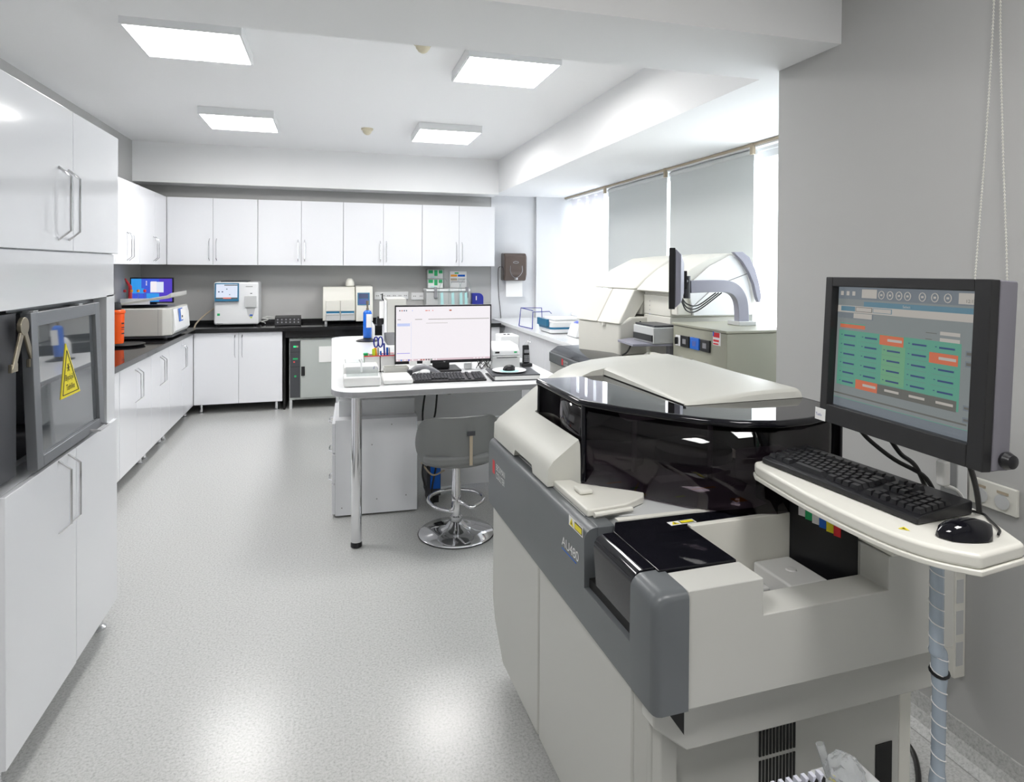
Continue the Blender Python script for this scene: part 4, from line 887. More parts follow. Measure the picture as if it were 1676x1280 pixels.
# cabinet body
body = NB(); box(body, .04, .742, .085, 1.20, .09, .648)
bo = obj('cabinet_body', body, M['cover'], t, bev=.006)
obj('rear_post', box(NB(), .745, .785, .09, .13, .0, .648), M['cream'], t, bev=.004)
gr = NB()
for r in range(3):
    for k in range(11): box(gr, .322+.0095*k, .3275+.0095*k, .0825, .0845, .435-.105*r, .53-.105*r)
obj('vent_grille', gr, M['mblack'], bo)
g2 = NB(); box(g2, .664, .715, .0825, .0845, .27, .385); obj('side_slot', g2, M['mblack'], bo)
g3 = NB()
for (x, z) in ((.075, .515), (.655, .50)): bmesh.ops.create_cone(g3, cap_ends=True, segments=20, radius1=.016, radius2=.016, depth=.003, matrix=Matrix.Translation((x, .0835, z)) @ Matrix.Rotation(pi/2, 4, 'X'))
obj('round_cap', g3, M['cover'], bo)
for x in (.12, .62):
    for y in (.2, 1.05): obj('foot', lathe(NB(), (x, y, 0), [(.035, 0), (.035, .03), (.02, .035), (.02, .0895)], 16), M['black'], t, smooth=True)
# front door panels (towards the aisle), chamfered at the far foot
d1 = NB(); prism(d1, [(.716, .10), (1.09, .10), (1.20, .21), (1.225, .28), (1.225, .655), (.716, .655)], .017, .039, 'x'); obj('front_panel', d1, M['cover'], t, bev=.008, seg=3)
d2 = NB(); prism(d2, [(.12, .10), (.708, .10), (.708, .655), (.12, .655)], .017, .039, 'x'); obj('front_panel', d2, M['cover'], t, bev=.008, seg=3)
d3 = NB(); prism(d3, [(.020, .119), (.060, .070), (.10, .070), (.10, .119)], .10, .648, 'z'); obj('corner_panel', d3, M['cover'], t, bev=.003)
# lower skirt under the side cover (open slit towards the corner)
sk = NB(); prism(sk, [(.02, .60), (.10, .535), (.795, .535), (.795, .648), (.02, .648)], .035, .0845, 'y')
q = obj('lower_skirt', sk, M['cover'], t, bev=.004)
sl = NB(); prism(sl, [(.040, .645), (.092, .640), (.092, .572)], .0335, .0348, 'y'); obj('slit', sl, M['ink'], q)
# side cover with stepped notch
sc = NB()
prof = [(.078, .649), (.808, .649), (.808, D), (.605, D), (.605, .815), (.262, .815), (.262, D), (.078, D)]
prism(sc, prof, 0, .082, 'y'); q = obj('side_cover', sc, M['cover'], t, bev=.003)
sr = NB(); box(sr, .605, .808, .083, .27, .649, D); obj('right_block', sr, M['cover'], t, bev=.003)
# grey front band: rounded top edge, window for the black sampler door
def bandprof(v0, v1, z0=.65, z1=D, top=.09):
    r = .03; P = [(0, z0)]+[(r-r*cos(R(a)), z1-r+r*sin(R(a))) for a in range(0, 91, 15)]+[(top, z1), (top, z1-.02), (.016, z1-.04), (.016, z0)]
    return loft(NB(), [[(u_, v, z) for u_, z in P] for v in (v0, v1)])
def bring(v, z1=D, du=0, top=.036, arc=1):
    r = .03; z0 = .65
    if arc: P = [(du, z0)]+[(du+r-r*cos(R(a)), z1-r+r*sin(R(a))) for a in range(0, 91, 15)]+[(top, z1), (top, z0)]
    else: P = [(du, z0)]+[(du+.0002*k, z1-.0007+.0001*k) for k in range(7)]+[(top, z1), (top, z0)]
    return [(u_, v, z) for u_, z in P]
R_ = [bring(1.245, D-.01, .012), bring(1.238, D-.003, .003), bring(1.225)]+[bring(v) for v in (.75, .34)]+[bring(.338, .747, arc=0), bring(.102, .747, arc=0), bring(.100, top=.0775), bring(.02, top=.0775), bring(.006, D-.002, .002, .0775), bring(-.001, D-.007, .007, .0775), bring(-.004, D-.014, .016, .0775)]
b1 = obj('front_band', loft(NB(), R_), M['band'], t, smooth=True)
# dark grey connector on the band
bl = NB(); box(bl, .036, .085, .34, .42, .85, D+.002); obj('band_shoulder', bl, M['band'], t, bev=.004)
# black sampler door in the band and its black top plate
P = [(.012, .77)]+[(.004+.03-.03*cos(R(a)), D+.004-.03+.03*sin(R(a))) for a in range(0, 91, 15)]+[(.06, D+.004), (.06, .77)]
sd_ = obj('sampler_door', loft(NB(), [[(u_, v, z) for u_, z in P] for v in (.102, .296)]), M['gloss'], t, bev=.002)
rc = NB(); box(rc, .014, .06, .10, .338, .746, .769); obj('door_recess', rc, M['mblack'], t)
bp = NB(); prism(bp, [(.061, .088), (.256, .083), (.256, .268), (.60, .268), (.74, .268), (.74, .40), (.50, .33), (.30, .345), (.09, .35), (.061, .30)], D-.010, D+.004, 'z')
obj('black_deck', bp, M['gloss'], t, bev=.002)
dk = NB(); prism(dk, [(.036, .42), (.30, .346), (.50, .331), (.74, .401), (.74, 1.22), (.036, 1.22)], .86, D+.001, 'z'); dk_o = obj('instrument_deck', dk, M['lgrey'], t, bev=.002)
tr = NB(); prism(tr, [(.10, .351), (.37, .345), (.37, .36), (.10, .37)], D+.0015, D+.006); obj('deck_strip', tr, M['cream'], t)
# small hinged cover
hc = NB(); prism(hc, [(.036, .642), (.036, .40), (.155, .41), (.225, .445), (.245, .475), (.22, .50), (.10, .60), (.09, .635)], D+.002, D+.022, 'z'); q = obj('hinged_cover', hc, M['cream'], t, bev=.005, seg=3)
obj('grip', box(NB(), .06, .10, .50, .55, D+.0225, D+.036), M['cream'], q, bev=.006)
obj('hinge', tube(NB(), [(.05, .388, D+.012), (.165, .398, D+.012)], .007, 10), M['cream'], q)
# sample rack well
w1 = NB(); box(w1, .257, .56, .262, .280, .70, D-.012+.02); obj('well_rear_wall', w1, M['cream'], t, bev=.002)
w2 = NB(); box(w2, .257, .604, .0825, .262, .68, .70); q = obj('rack_floor', w2, M['dgrey'], t)
w3 = NB(); prism(w3, [(.56, .262), (.604, .084), (.604, .40), (.56, .40)], .70, .96, 'z'); wq = obj('reagent_box', w3, M['black'], t, bev=.002)
w4 = NB(); box(w4, .2535, .2565, .083, .262, .70, .88); obj('well_side_wall', w4, M['cream'], t)
ra = NB()
for k in range(5): box(ra, .27+.022*k, .274+.022*k, .09, .255, .701, .735)
obj('rack_rail', ra, M['steel'], t)
o1 = NB(); box(o1, .44, .552, .12, .258, .701, .79); box(o1, .385, .439, .19, .258, .701, .755); obj('milky_cover', o1, M['milky'], t, bev=.006, label='milky white cover inside the sample well')
obj('cover_knob', lathe(NB(), (.50, .19, .7905), [(.014, 0), (.012, .003), (.001, .004)], 20), M['milky'], t, smooth=True)
cl = ['paper', 'grn', 'paper', 'blue', 'yellow', 'red']
for k in range(6):
    f = k/6; x = .566+.030*f; y = .235-.11*f
    obj('colour_tab', loft(NB(), [[(x-.0035, y, z), (x-.0035+.005, y-.017, z), (x-.001+.005, y-.017, z), (x-.001, y, z)] for z in (.905-.004*k, .945)]), M[cl[k]], t)
# cream cover: wing + arch in one continuous shell
arch = [(.017, D+.004), (.019, .948), (.034, .970), (.075, 1.000), (.116, 1.030), (.17, 1.073), (.225, 1.110), (.28, 1.141), (.34, 1.164), (.42, 1.178), (.52, 1.186), (.65, 1.189), (.77, 1.188), (.795, 1.176), (.806, 1.15), (.808, .95), (.808, D+.004)]
def shell(v, foot=0, rear=False):
    out_ = []
    for i, (u_, z) in enumerate(arch):
        if not rear and u_ > .12:
            z = 1.022-.0075*(i-4) if i < 13 else D+.01-.0005*(i-12); u_ = .121+.0003*(i-5)
        if not rear and i == len(arch)-1: z = D+.004
        if foot and i == 0: z = D+foot
        if foot and i == len(arch)-1: z = D+foot
        if foot and i in (13, 14, 15): z = D+foot+.001*(16-i)
        out_.append((u_, v, z))
    return out_
L2 = [shell(.642), shell(.70), shell(.775), shell(.785, .028), shell(.955, .028), shell(.968), shell(1.0299), shell(1.030, rear=True), shell(1.10, rear=True), shell(1.215, rear=True)]
L2.append([(u_*.985+.006, v+.022, min(z, 1.19)-(.012 if z > .96 else 0)) for u_, v, z in L2[-1]])
obj('side_wing', loft(NB(), L2), M['beige'], t, smooth=True)
# smoked hood
GT = 1.148
gp = [(.127, 1.02), (.127, .66), (.140, .632), (.205, .525), (.283, .424), (.350, .350), (.42, .295), (.52, .262), (.62, .268), (.72, .30), (.80, .34)]
gw = NB(); V = [[gw.verts.new((u_, v, z)) for u_, v in gp] for z in (D+.008, GT-.012)]
for i in range(len(gp)-1): gw.faces.new((V[0][i], V[0][i+1], V[1][i+1], V[1][i]))
gi = NB(); 
gwo = obj('hood_glass', gw, M['smoke'], t, smooth=True, label='smoked transparent front glass of the hood')
md = gwo.modifiers.new('thickness', 'SOLIDIFY'); md.thickness = .003
rim = [Vector((u_, v, GT-.010)) for u_, v in gp]
obj('hood_rim', tube(NB(), rim, .011, 10), M['gloss'], t, smooth=True)
obj('hood_side_rim', tube(NB(), [(.131, .65, GT-.009), (.131, 1.0, GT-.009), (.131, 1.018, GT-.03), (.131, 1.022, 1.03)], .009, 10, 3), M['gloss'], t, smooth=True)
obj('hood_corner', tube(NB(), [(.133, .643, D+.008), (.133, .643, GT-.01)], .008, 10), M['gloss'], t, smooth=True)
top = NB(); prism(top, [(.125, 1.025), (.125, .66), (.140, .630), (.205, .523), (.283, .421), (.350, .346), (.42, .290), (.52, .257), (.62, .263), (.72, .295), (.80, .335), (.80, .60), (.796, 1.025)], GT-.006, GT, 'z')
obj('hood_top', top, M['smoke2'], t, bev=.002)
hl = NB(); prism(hl, [(.80, .335), (.80, 1.03), (.806, 1.03), (.806, .335)], D+.004, GT, 'z'); obj('hood_end', hl, M['black'], t)
hb = NB(); box(hb, .13, .80, 1.015, 1.028, D+.004, GT-.007); obj('hood_back', hb, M['dgrey'], t)
lid = NB(); us = [.383, .386, .40, .43, .47, .52, .60, .70, .77, .79, .801, .806]
def archz(u_):
    for (a, za), (b, zb) in zip(arch, arch[1:]):
        if a <= u_ <= b and b > a: return za+(zb-za)*(u_-a)/(b-a)
    return 1.15
def lring(v, f, dz=0, du=0):
    r_ = []
    for i, u_ in enumerate(us):
        zf = GT+.006+.022*min(1, max(0, (u_-.385)/.25)); zr = archz(u_)+.0015
        if i == 0: z_ = GT+.001
        elif i == 1: z_ = (GT+.004)*(1-f)+(zr-.004)*f
        elif i >= 10: z_ = [(1.165, GT+.001)][0][i-10]
        else: z_ = zf*(1-f)+zr*f
        x_ = u_+(du if i < 4 else -du if i > 8 else 0)
        r_.append((x_, v, max(GT+.001, z_-dz)))
    return r_
L3 = [lring(.484, 0, .022, .010), lring(.486, 0, .008, .004), lring(.493, 0, .002), lring(.505, 0), lring(.70, .40), lring(.90, .80), lring(1.0295, 1)]
lo = obj('top_cover', loft(NB(), L3), M['beige'], t, smooth=True)
obj('seam_strip', box(NB(), .383, .389, .495, 1.02, GT+.0005, GT+.003), M['ink'], t)
# inside the hood: probe arm, posts, wheel covers, labels
am = NB(); box(am, .29, .40, .66, .73, 1.065, 1.12); box(am, .40, .56, .665, .72, 1.065, 1.10); q = obj('probe_arm', am, M['lgrey'], t, bev=.012, seg=3)
obj('probe_post', cyl(NB(), (.335, .70, D+.002), .008, .168, 12), M['steel'], t, smooth=True)
obj('probe_post', cyl(NB(), (.52, .56, D+.002), .008, .20, 12), M['steel'], t, smooth=True)
am = NB(); box(am, .50, .70, .54, .60, 1.09, 1.12); obj('probe_arm', am, M['lgrey'], t, bev=.008)
obj('wheel_cover', lathe(NB(), (.30, .86, D+.002), [(.14, 0), (.14, .02), (.12, .03)], 40), M['lgrey'], t, smooth=True)
obj('wheel_cover', lathe(NB(), (.62, .80, D+.002), [(.13, 0), (.13, .03), (.11, .04)], 40), M['grey'], t, smooth=True)
obj('inner_housing', box(NB(), .60, .77, .42, .55, D+.002, .99), M['lgrey'], t, bev=.01)
lb = [(.22, .50, .27, .515, M['yellow']), (.25, .56, .28, .57, M['grn']), (.34, .46, .37, .47, M['lime']), (.42, .50, .50, .51, M['orng2']), (.48, .38, .52, .41, M['orng2']), (.20, .62, .25, .63, M['orng2']), (.36, .58, .48, .64, M['paper']), (.18, .70, .26, .74, M['paper'])]
rects('deck_label', (0, 0, D+.0012), (1, 0, 0), (0, 1, 0), lb, dk_o, False, .0006)
# warning stickers and lettering
def warn(o, xd, yd, s, pr):
    rects('warning_label', o, xd, yd, [(0, 0, .075*s, .022*s, M['paper']), (.032*s, .003*s, .072*s, .019*s, M['ink'], 2), (.034*s, .005*s, .070*s, .017*s, M['yellow'], 3)], pr, False, .0006)
    o, xd, yd = Vector(o), Vector(xd).normalized(), Vector(yd).normalized(); n = xd.cross(yd)
    bm = NB(); f = bm.faces.new([bm.verts.new(o+xd*a*s+yd*b*s+n*.0014) for a, b in ((.005, .003), (.027, .003), (.016, .020))]); obj('warning_triangle', bm, M['yellow'], pr)
    bm = NB(); f = bm.faces.new([bm.verts.new(o+xd*a*s+yd*b*s+n*.0019) for a, b in ((.013, .006), (.019, .006), (.016, .015))]); obj('warning_triangle', bm, M['ink'], pr)
warn((.215, .285, D+.0045), (1, 0.02, 0), (-.02, 1, 0), 1.0, t)
warn((.19, .353, D+.0015), (1, .02, 0), (-.02, 1, 0), .8, t)
warn((0, .437, .868), (0, -1, 0), (0, 0, 1), 1.2, b1)
rects('logo_mark', (0, 1.17, .778), (0, -1, 0), (0, 0, 1), [(0, 0, .012, .05, M['red']), (.014, .0, .028, .05, M['red']), (.012, .018, .014, .03, M['red'])], b1, False, .0008)
text('logo_text', 'BECKMAN', .032, (0, 1.125, .802), (0, -1, 0), (0, 0, 1), M['paper'], b1, sx=.75)
text('logo_text', 'COULTER', .032, (0, 1.125, .772), (0, -1, 0), (0, 0, 1), M['paper'], b1, sx=.75)
text('model_text', 'AU480', .036, (0, .485, .795), (0, -1, 0), (0, 0, 1), M['paper'], b1, sx=1.1)
rects('model_line', (0, .485, .785), (0, -1, 0), (0, 0, 1), [(0, 0, .10, .003, M['blue'])], b1, False, .0008)

# ------------------------------------------------------------------ keyboard shelf, near monitor
def W(u_, v, z): 
    return (.62+u_*cos(AN)-v*sin(AN), 1.13+u_*sin(AN)+v*cos(AN), z)
t = thing('keyboard_shelf', 'cream curved shelf mounted over the near analyser, holding keyboard and mouse', 'shelf', (1.15, 1.1, 1.02))
edge = smooth_path([(1.019, 1.350, 0), (1.000, 1.174, 0), (.997, 1.03, 0), (1.006, .935, 0), (1.030, .872, 0), (1.074, .822, 0)], 5)
pts = [(p.x, p.y) for p in edge]+[(1.20, .838), (1.274, .985), (1.285, 1.15), (1.235, 1.37), (1.12, 1.385), (1.035, 1.378)]
bm = NB(); prism(bm, pts, 1.030, 1.058, 'z'); obj('shelf_board', bm, M['cream'], t, world=True, bev=.008, seg=3)
bm = NB(); cx_, cy_ = 1.15, 1.12
prism(bm, [(cx_+(x-cx_)*1.012, cy_+(y-cy_)*1.008) for x, y in pts], 1.020, 1.031, 'z'); obj('lower_lip', bm, M['cream'], t, world=True, bev=.003)
bm = NB(); f = bm.faces.new([bm.verts.new((1.030+a, .945+b, 1.0590)) for a, b in ((0, .003), (.013, -.012), (.018, .006))]); obj('warning_triangle', bm, M['yellow'], t, world=True)
bm = NB(); f = bm.faces.new([bm.verts.new((1.030+a, .945+b, 1.0594)) for a, b in ((.006, .001), (.011, -.005), (.013, .002))]); obj('warning_triangle', bm, M['ink'], t, world=True)
obj('under_bracket', box(NB(), 1.225, 1.275, 1.14, 1.27, .895, 1.0195), M['cream'], t, world=True, bev=.003)
obj('monitor_column', box(NB(), 1.240, 1.268, 1.00, 1.04, 1.0585, 1.40), M['lgrey'], t, world=True, bev=.003)
obj('monitor_mount', box(NB(), 1.1995, 1.2395, .99, 1.09, 1.34, 1.40), M['lgrey'], t, world=True)
# monitor
TL, TR, BR, BL = Vector((1.135, 1.251, 1.523)), Vector((1.114, .840, 1.534)), Vector((1.098, .841, 1.194)), Vector((1.119, 1.252, 1.186))
TL.z = 1.529; BL.z = 1.189; TR.z = 1.532; BR.z = 1.192
xd = (TR-TL).normalized(); yd = (TL-BL).normalized(); nn = xd.cross(yd).normalized()   # nn faces the viewer (-X)
Wd, Hd = (TR-TL).length, (TL-BL).length
t = thing('touch_monitor', 'large dark grey monitor with green and orange table on screen, above keyboard', 'monitor', tuple((BL+BR)/2+Vector((.04, 0, 0))))
def mp(a, b, c): return BL+xd*a+yd*b+nn*c
def mbox(bm, a0, a1, b0, b1, c0, c1):
    loft(bm, [[mp(a, b, c) for a, b in ((a0, b0), (a1, b0), (a1, b1), (a0, b1))] for c in (c0, c1)])
bw = .032; bm = NB()
mbox(bm, 0, bw*.7, 0, Hd, -.02, 0); mbox(bm, Wd-bw, Wd, 0, Hd, -.02, 0); mbox(bm, bw*.7, Wd-bw, Hd-.022, Hd, -.02, 0); mbox(bm, bw*.7, Wd-bw, 0, .042, -.02, 0)
obj('bezel', bm, M['bezel'], t, world=True, bev=.002)
sh = NB()
loft(sh, [[mp(a, b, c) for a, b in ((0, 0), (Wd, 0), (Wd, Hd), (0, Hd))] if k == 0 else [mp(a, b, c) for a, b in ((.004, .004), (Wd+.006, .004), (Wd+.006, Hd-.001), (.004, Hd-.001))] for k, c in enumerate((-.0205, -.030))]+[[mp(a, b, -.052) for a, b in ((.004, .004), (Wd+.006, .004), (Wd+.006, Hd-.001), (.004, Hd-.001))], [mp(a, b, -.066) for a, b in ((.03, .02), (Wd-.02, .02), (Wd-.02, Hd-.03), (.03, Hd-.03))]])
obj('rear_shell', sh, M['shellgrey'], t, world=True, bev=.003)
kb_ = NB(); lathe(kb_, (0, 0, 0), [(.014, 0), (.016, .006), (.012, .016), (.004, .019)], 18)
rm = Matrix((yd, nn, xd)).transposed().to_4x4(); rm.translation = mp(Wd+.0065, .024, -.040); kb_.transform(rm)
obj('side_knob', kb_, M['black'], t, world=True, smooth=True)
sw, shh = Wd-bw*1.7, Hd-.064
def L_(x0, y0, x1, y1, c, l=1): return (x0*sw, y0*shh, x1*sw, y1*shh, SC[c], l)
it = [L_(0, 0, 1, 1, 'grey'), L_(0, .90, 1, 1, 'mid', 2), L_(.20, .915, .32, .985, 'lgrey', 3), L_(.87, .91, 1, .985, 'lgrey', 3), L_(.22, .845, 1, .885, 'bl', 2), L_(0, .79, 1, .845, 'lgrey', 2),
      L_(.03, .80, .15, .84, 'bl', 3), L_(.155, .80, .29, .838, 'dk', 3), L_(.16, .804, .285, .834, 'lgrey', 4), L_(.295, .80, .44, .838, 'bl', 3), L_(.30, .804, .435, .834, 'lgrey', 4),
      L_(0, .735, 1, .79, 'grey', 2), L_(.0, .74, .30, .785, 'mid', 2), L_(.14, .745, .29, .785, 'lgrey', 3), L_(.03, .66, .24, .69, 'orange', 3), L_(.03, .665, .24, .70, 'green', 2),
      L_(.77, .685, .89, .71, 'lgrey', 3), L_(.77, .64, .89, .665, 'lgrey', 3), L_(.68, .69, .75, .695, 'dk', 3), L_(.68, .645, .72, .65, 'dk', 3),
      L_(.02, .18, .90, .64, 'green', 2), L_(.38, .26, .55, .56, 'yg', 3), L_(.0, .10, .95, .112, 'dk', 2), L_(0, .0, 1, .07, 'mid', 2), L_(0, .07, 1, .074, 'green', 3)]
for k in range(6):
    for c in range(5):
        x0, y1 = .03+.175*c, .635-.077*k
        if (c, k) in ((2, 0), (4, 1), (1, 5)):
            it += [L_(x0-.02, y1-.075, x0+.155, y1, 'orange', 4), L_(x0+.04, y1-.045, x0+.145, y1-.025, 'lgrey', 5)]
        elif k == 5 and c >= 2:
            it += [L_(x0-.02, y1-.075, x0+.158, y1, 'dk', 4), L_(x0+.035, y1-.045, x0+.14, y1-.027, 'lgrey', 5)]
        else:
            it += [L_(x0+.04, y1-.045, x0+.135, y1-.032, 'navy', 5), L_(x0, y1-.075, x0+.14, y1-.073, 'mid', 4), L_(x0+.015, y1-.038, x0+.025, y1-.032, 'navy', 5)]
for k in range(4): it += [L_(.925, (.56, .49, .20, .12)[k], .965, (.60, .53, .235, .155)[k], 'mid', 3), L_(.932, (.57, .50, .21, .13)[k], .958, (.59, .52, .225, .145)[k], 'dk', 4)]
for k in range(3): it += [L_(.02+.05*k, .93, .045+.05*k, .965, 'lgrey', 3)]
q = rects('screen', mp(bw*.7, .042, -.0195), xd, yd, it, t, True, .0003)
bm = NB()
for c in [(.36, .945), (.425, .945), (.49, .945), (.55, .945), (.65, .945), (.73, .945), (.81, .945)]:
    P = mp(bw*.7, .042, -.017)+xd*(c[0]*sw)+yd*(c[1]*shh)
    tube(bm, [P+xd*(.0075*cos(R(a)))+yd*(.0085*sin(R(a))) for a in range(0, 361, 30)], .0009, 4)
    quad(bm, [P+xd*a+yd*b for a, b in ((-.003, -.002), (.003, -.002), (.003, .002), (-.003, .002))])
obj('toolbar_icon', bm, SC['lgrey'], q, world=True)
text('screen_text', '12:13', .009, mp(bw*.7, .042, -.0178)+xd*(.915*sw)+yd*(.92*shh), xd, yd, SC['dk'], q, True)
text('screen_text', 'Select', .008, mp(bw*.7, .042, -.0178)+xd*(.52*sw)+yd*(.855*shh), xd, yd, SC['lgrey'], q, True)
bm = NB(); mbox(bm, -.012, .022, .0, .028, .0004, .0012); lbq = obj('corner_label', bm, M['paper'], t, world=True, label='small white label on lower left bezel corner')
text('label_text', 'Tuzlu', .009, mp(-.009, .010, .0012), xd, yd, M['navy'], lbq, True)
obj('rear_bracket', box(NB(), 1.180, 1.199, .99, 1.11, 1.33, 1.41), M['grey'], t, world=True)
# cables
for pts, lb, c, r in (([(1.15, 1.16, 1.184), (1.17, 1.15, 1.16), (1.205, 1.12, 1.125), (1.24, 1.08, 1.10), (1.262, 1.07, 1.0645)], 'left black cable dropping from the touch monitor', 'cable', .005),
        ([(1.15, 1.08, 1.184), (1.18, 1.08, 1.15), (1.225, 1.085, 1.12), (1.262, 1.09, 1.0645)], 'middle black cable under the touch monitor', 'cable', .005),
        ([(1.15, .905, 1.184), (1.175, .915, 1.15), (1.21, .935, 1.11), (1.248, .960, 1.0645)], 'right black cable under the touch monitor', 'cable', .005)):
    tag(obj('monitor_cable', tube(NB(), pts, r, 8, 5), M[c], smooth=True), lb, 'cable', 'cables under the touch monitor')
t = thing('cable_connector', 'white plug hanging below the touch monitor on a thin cable', 'connector', (1.19, 1.0, 1.1))
obj('plug', box(NB(), 1.172, 1.192, .975, .993, 1.115, 1.165), M['cablew'], t, world=True, bev=.004)
obj('lead', tube(NB(), [(1.182, .984, 1.115), (1.22, .985, 1.10), (1.25, .985, 1.0625)], .004, 8, 4), M['cablew'], t, world=True, smooth=True)
# near keyboard, individual keys
A0, A1 = Vector((1.047, 1.360, 0)), Vector((1.083, .948, 0))   # front edge, left to right
kx = (A1-A0).normalized(); ka = math.atan2(kx.y, kx.x)
kc = (A0+A1)/2
t = thing('computer_keyboard', 'black keyboard with raised keys on the cream shelf', 'keyboard', (kc.x, kc.y, 1.0595), ka)
KW = .412
obj('keyboard_case', prism(NB(), [(-.004, .0), (-.004, .012), (.006, .016), (.148, .028), (.152, .024), (.150, 0)], -KW/2, KW/2, 'x'), M['black'], t, bev=.003)
def key_bm(w_, d_):
    bm = NB(); loft(bm, [[(a*w_/2, b*d_/2, 0) for a, b in ((-1, -1), (1, -1), (1, 1), (-1, 1))], [(a*w_/2*.72, b*d_/2*.70+.001, .009) for a, b in ((-1, -1), (1, -1), (1, 1), (-1, 1))]]); return bm
kmesh = {}; cnt = 0; rest = NB()
KY = .905
rows = [(.018, [1.3, 1.1, 1.3, 5.6, 1.3, 1, 1, 1.3]), (.0375, [2.2]+[1]*10+[2.7]), (.057, [1.8]+[1]*11+[2.1]), (.0765, [1.5]+[1]*12+[1.4]), (.096, [1]*13+[1.9]), (.125, [1, 0]+[1]*4+[0.3]+[1]*4+[.3]+[1]*3)]
U_ = .01735
def zt(y): return .0163+(.012)*(y-.006)/.142
def put(x, y, w_):
    global cnt
    key = round(w_, 2)
    if cnt < 100:
        if key not in kmesh:
            o = obj('key', key_bm(U_*w_-.0018, .0160), M['black'], t); kmesh[key] = o
        else:
            o = kmesh[key].copy(); C.objects.link(o)
        y *= KY; o.location = (x, y, zt(y)); o.rotation_euler = (math.atan(.013/.159), 0, 0); cnt += 1
    else:
        b = key_bm(U_*w_-.0018, .0160); y *= KY; b.transform(Matrix.Translation((x, y, zt(y)))); me = bpy.data.meshes.new('k'); b.to_mesh(me); b.free(); rest.from_mesh(me); bpy.data.meshes.remove(me)
lay = []
for y, ws in rows:
    x = -KW/2+.009; tot = sum(ws); sc_ = 15.0/tot
    for w_ in ws:
        wv = w_*sc_
        if w_ >= 1: lay.append((x+wv*U_/2, y, wv))
        x += wv*U_
for y, c in [(yy, c) for yy in (.018,) for c in range(3)]+[(.0375, 1)]+[(yy, c) for yy in (.0765, .096, .125) for c in range(3)]: lay.append((.0775+U_*(c+.5), y, 1))
for yy in (.018, .0375, .057, .0765, .096):
    for c in range(4): lay.append((.134+U_*(c+.5)*.98, yy, 1))
lay.sort(key=lambda k: k[0]*-1)
for x, y, w_ in lay: put(x, y, w_)
if len(rest.verts): ro = obj('keys', rest, M['black'], t); ro['kind'] = 'stuff'
# near mouse with cable
t = thing('computer_mouse', 'glossy black mouse on the cream shelf right of the keyboard', 'mouse', (1.116, .886, 1.0590), R(75))
obj('mouse_shell', mouse_bm(.100, .056, .034), M['gloss'], t, smooth=True)
tag(obj('mouse_cable', tube(NB(), [(1.175, .868, 1.064), (1.20, .885, 1.0635), (1.235, .93, 1.0615), (1.25, .955, 1.0615), (1.235, .98, 1.0615), (1.20, .975, 1.0615)], .0025, 6, 6), M['cable'], smooth=True), 'thin black mouse cable curling behind the mouse', 'cable')
# spiral-wrapped conduit below the shelf
t = thing('wrapped_conduit', 'blue-grey spiral-wrapped cable conduit running from shelf to floor', 'conduit', (1.25, 1.05, 0))
cp = smooth_path([(1.247, 1.05, 1.018), (1.248, 1.05, .85), (1.249, 1.05, .74), (1.258, 1.05, .70), (1.256, 1.05, .45), (1.25, 1.05, .38), (1.24, 1.04, .2), (1.235, 1.03, .0165)], 8)
rr = [.0135+(.0025 if .66 < p.z < .74 else 0)+(.003 if p.z < .45 else 0) for i, p in enumerate(cp)]
obj('wrapped_tube', tube(NB(), cp, rr, 18), M['wrap'], t, world=True, smooth=True)
bm = NB(); hp = []
for k in range(26*12):
    z = .995-.036*k/12
    p = min(cp, key=lambda q_: abs(q_.z-z)); a = 2*pi*k/12; rr_ = .0142+(.003 if z < .44 else 0)+(.0025 if .66 < z < .74 else 0); hp.append(Vector((p.x+rr_*cos(a), p.y+rr_*sin(a), z)))
tube(bm, hp, .0013, 4)
obj('spiral_edge', bm, M['paper'], t, world=True)
bm = NB(); p = Vector((1.2575, 1.05, .685)); tube(bm, [p+Vector((.017*cos(a), .017*sin(a), .005*sin(a+.5))) for a in [2*pi*k/14 for k in range(15)]], .0035, 6); obj('tie', bm, M['black'], t, world=True)
tag(obj('floor_cable', tube(NB(), [(1.50, 1.40, .50), (1.49, 1.38, .40), (1.47, 1.34, .25), (1.50, 1.33, .12), (1.56, 1.38, .02), (1.72, 1.50, .009), (1.80, 1.62, .009), (1.72, 1.72, .009), (1.60, 1.66, .009)], .008, 8, 6), M['cable'], smooth=True), 'black cable looping over the floor beside the wrapped conduit', 'cable')
tag(obj('floor_cable', tube(NB(), [(1.475, 1.41, .52), (1.455, 1.42, .35), (1.44, 1.43, .2), (1.47, 1.45, .08), (1.55, 1.52, .009), (1.64, 1.52, .009)], .008, 8, 6), M['cable'], smooth=True), 'black cable hanging in the gap right behind the analyser cabinet', 'cable')
tag(obj('floor_cable', tube(NB(), [(1.47, 1.47, .55), (1.45, 1.48, .45), (1.45, 1.48, .33), (1.48, 1.50, .2), (1.56, 1.60, .009), (1.66, 1.62, .009)], .008, 8, 6), M['cablew'], smooth=True), 'white hose curving down behind the analyser cabinet', 'cable')
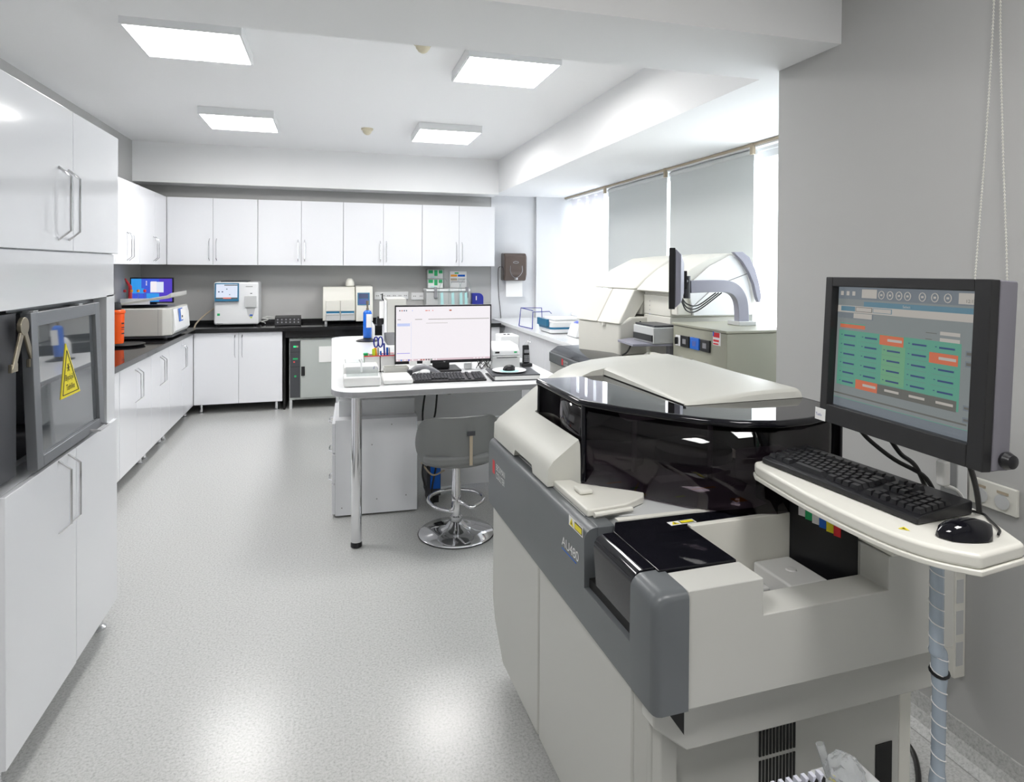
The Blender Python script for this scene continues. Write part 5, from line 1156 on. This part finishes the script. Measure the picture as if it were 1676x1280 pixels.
# wall outlet and slotted trunking
t = thing('wall_socket', 'ivory double wall socket on the grey wall right of the shelf', 'wall socket', (XR, 1.45, .85))
obj('face_plate', box(NB(), XR-.014, XR-.001, 1.375, 1.52, .82, .90), M['cream'], t, world=True, bev=.003)
bm = NB()
for y in (1.415, 1.48):
    bmesh.ops.create_cone(bm, cap_ends=True, segments=20, radius1=.022, radius2=.020, depth=.004, matrix=Matrix.Translation((XR-.016, y, .853)) @ Matrix.Rotation(pi/2, 4, 'Y'))
obj('socket_ring', bm, M['lgrey'], t, world=True)
rects('socket_marking', (XR-.014, 1.50, .876), (0, -1, 0), (0, 0, 1), [(0, 0, .035, .008, M['tan']), (.068, 0, .103, .008, M['tan'])], t, True, .0015)
t = thing('slotted_duct', 'white slotted cable duct on the grey wall behind the shelf', 'cable duct', (XR, 1.56, .2))
bm = NB(); box(bm, XR-.045, XR-.001, 1.535, 1.575, .25, 1.20)
obj('duct_body', bm, M['cream'], t, world=True, bev=.003)
bm = NB()
for k in range(9): box(bm, XR-.040, XR-.012, 1.5335, 1.5355, .29+.10*k, .365+.10*k)
obj('duct_slot', bm, M['lgrey'], t, world=True)

# ------------------------------------------------------------------ trolley with tube rack at the very front
t = thing('trolley', 'white trolley in front of the analyser, only its top edge seen', 'trolley', (.93, .85, 0))
obj('tray', box(NB(), .70, 1.085, .62, 1.10, .435, .448), M['white'], t, world=True, bev=.004)
for x in (.72, 1.065):
    for y in (.64, 1.08): obj('leg', cyl(NB(), (x, y, 0), .010, .434, 12), M['chrome'], t, world=True, smooth=True)
tag(obj('white_case', box(NB(), .965, 1.083, .80, 1.096, .4485, .50), M['white'], bev=.004), 'plain white case at the front beside the lilac tube rack', 'case')
t = thing('tube_rack', 'lilac-white tube rack with black wells at the bottom of the picture', 'tube rack', (.88, 1.0, .449))
bm = NB(); box(bm, .795, .955, .93, 1.06, .4485, .505)
for k in range(9):
    x = .802+.0180*k
    prism(bm, [(x, .5055), (x+.002, .530), (x+.010, .530), (x+.004, .520), (x+.0035, .5055)], 1.045, 1.060, 'y')
obj('rack_body', bm, M['tubew'], t, world=True)
bm = NB()
for k in range(9):
    for r in range(3): lathe(bm, (.811+.0170*k, 1.035-.034*r, .5052), [(.0068, 0), (.0068, .0012)], 14)
    x = .802+.0180*k; box(bm, x+.004, x+.0155, 1.047, 1.058, .5055, .520)
obj('well', bm, M['mblack'], t, world=True)
t = thing('plastic_bag', 'crumpled clear bag of small parts with a tube beside the rack', 'bag', (.985, 1.06, .501))
random.seed(3)
bm = NB(); bmesh.ops.create_icosphere(bm, subdivisions=3, radius=.036, matrix=Matrix.Translation((1.005, 1.045, .528)))
for v in bm.verts:
    v.co += Vector((random.uniform(-1, 1), random.uniform(-1, 1), random.uniform(-1, 1)))*.006; v.co.z = max(.5015, .5015+(v.co.z-.500)*.9)
obj('film', bm, M['bag'], t, world=True)
obj('tip_tube', tube(NB(), [(.985, 1.06, .507), (.972, 1.075, .568)], .0085, 14, caps=False), M['bag'], t, world=True, smooth=True)
obj('yellow_bead', cyl(NB(), (.985, 1.05, .5025), .005, .008, 10), M['yellow'], t, world=True)
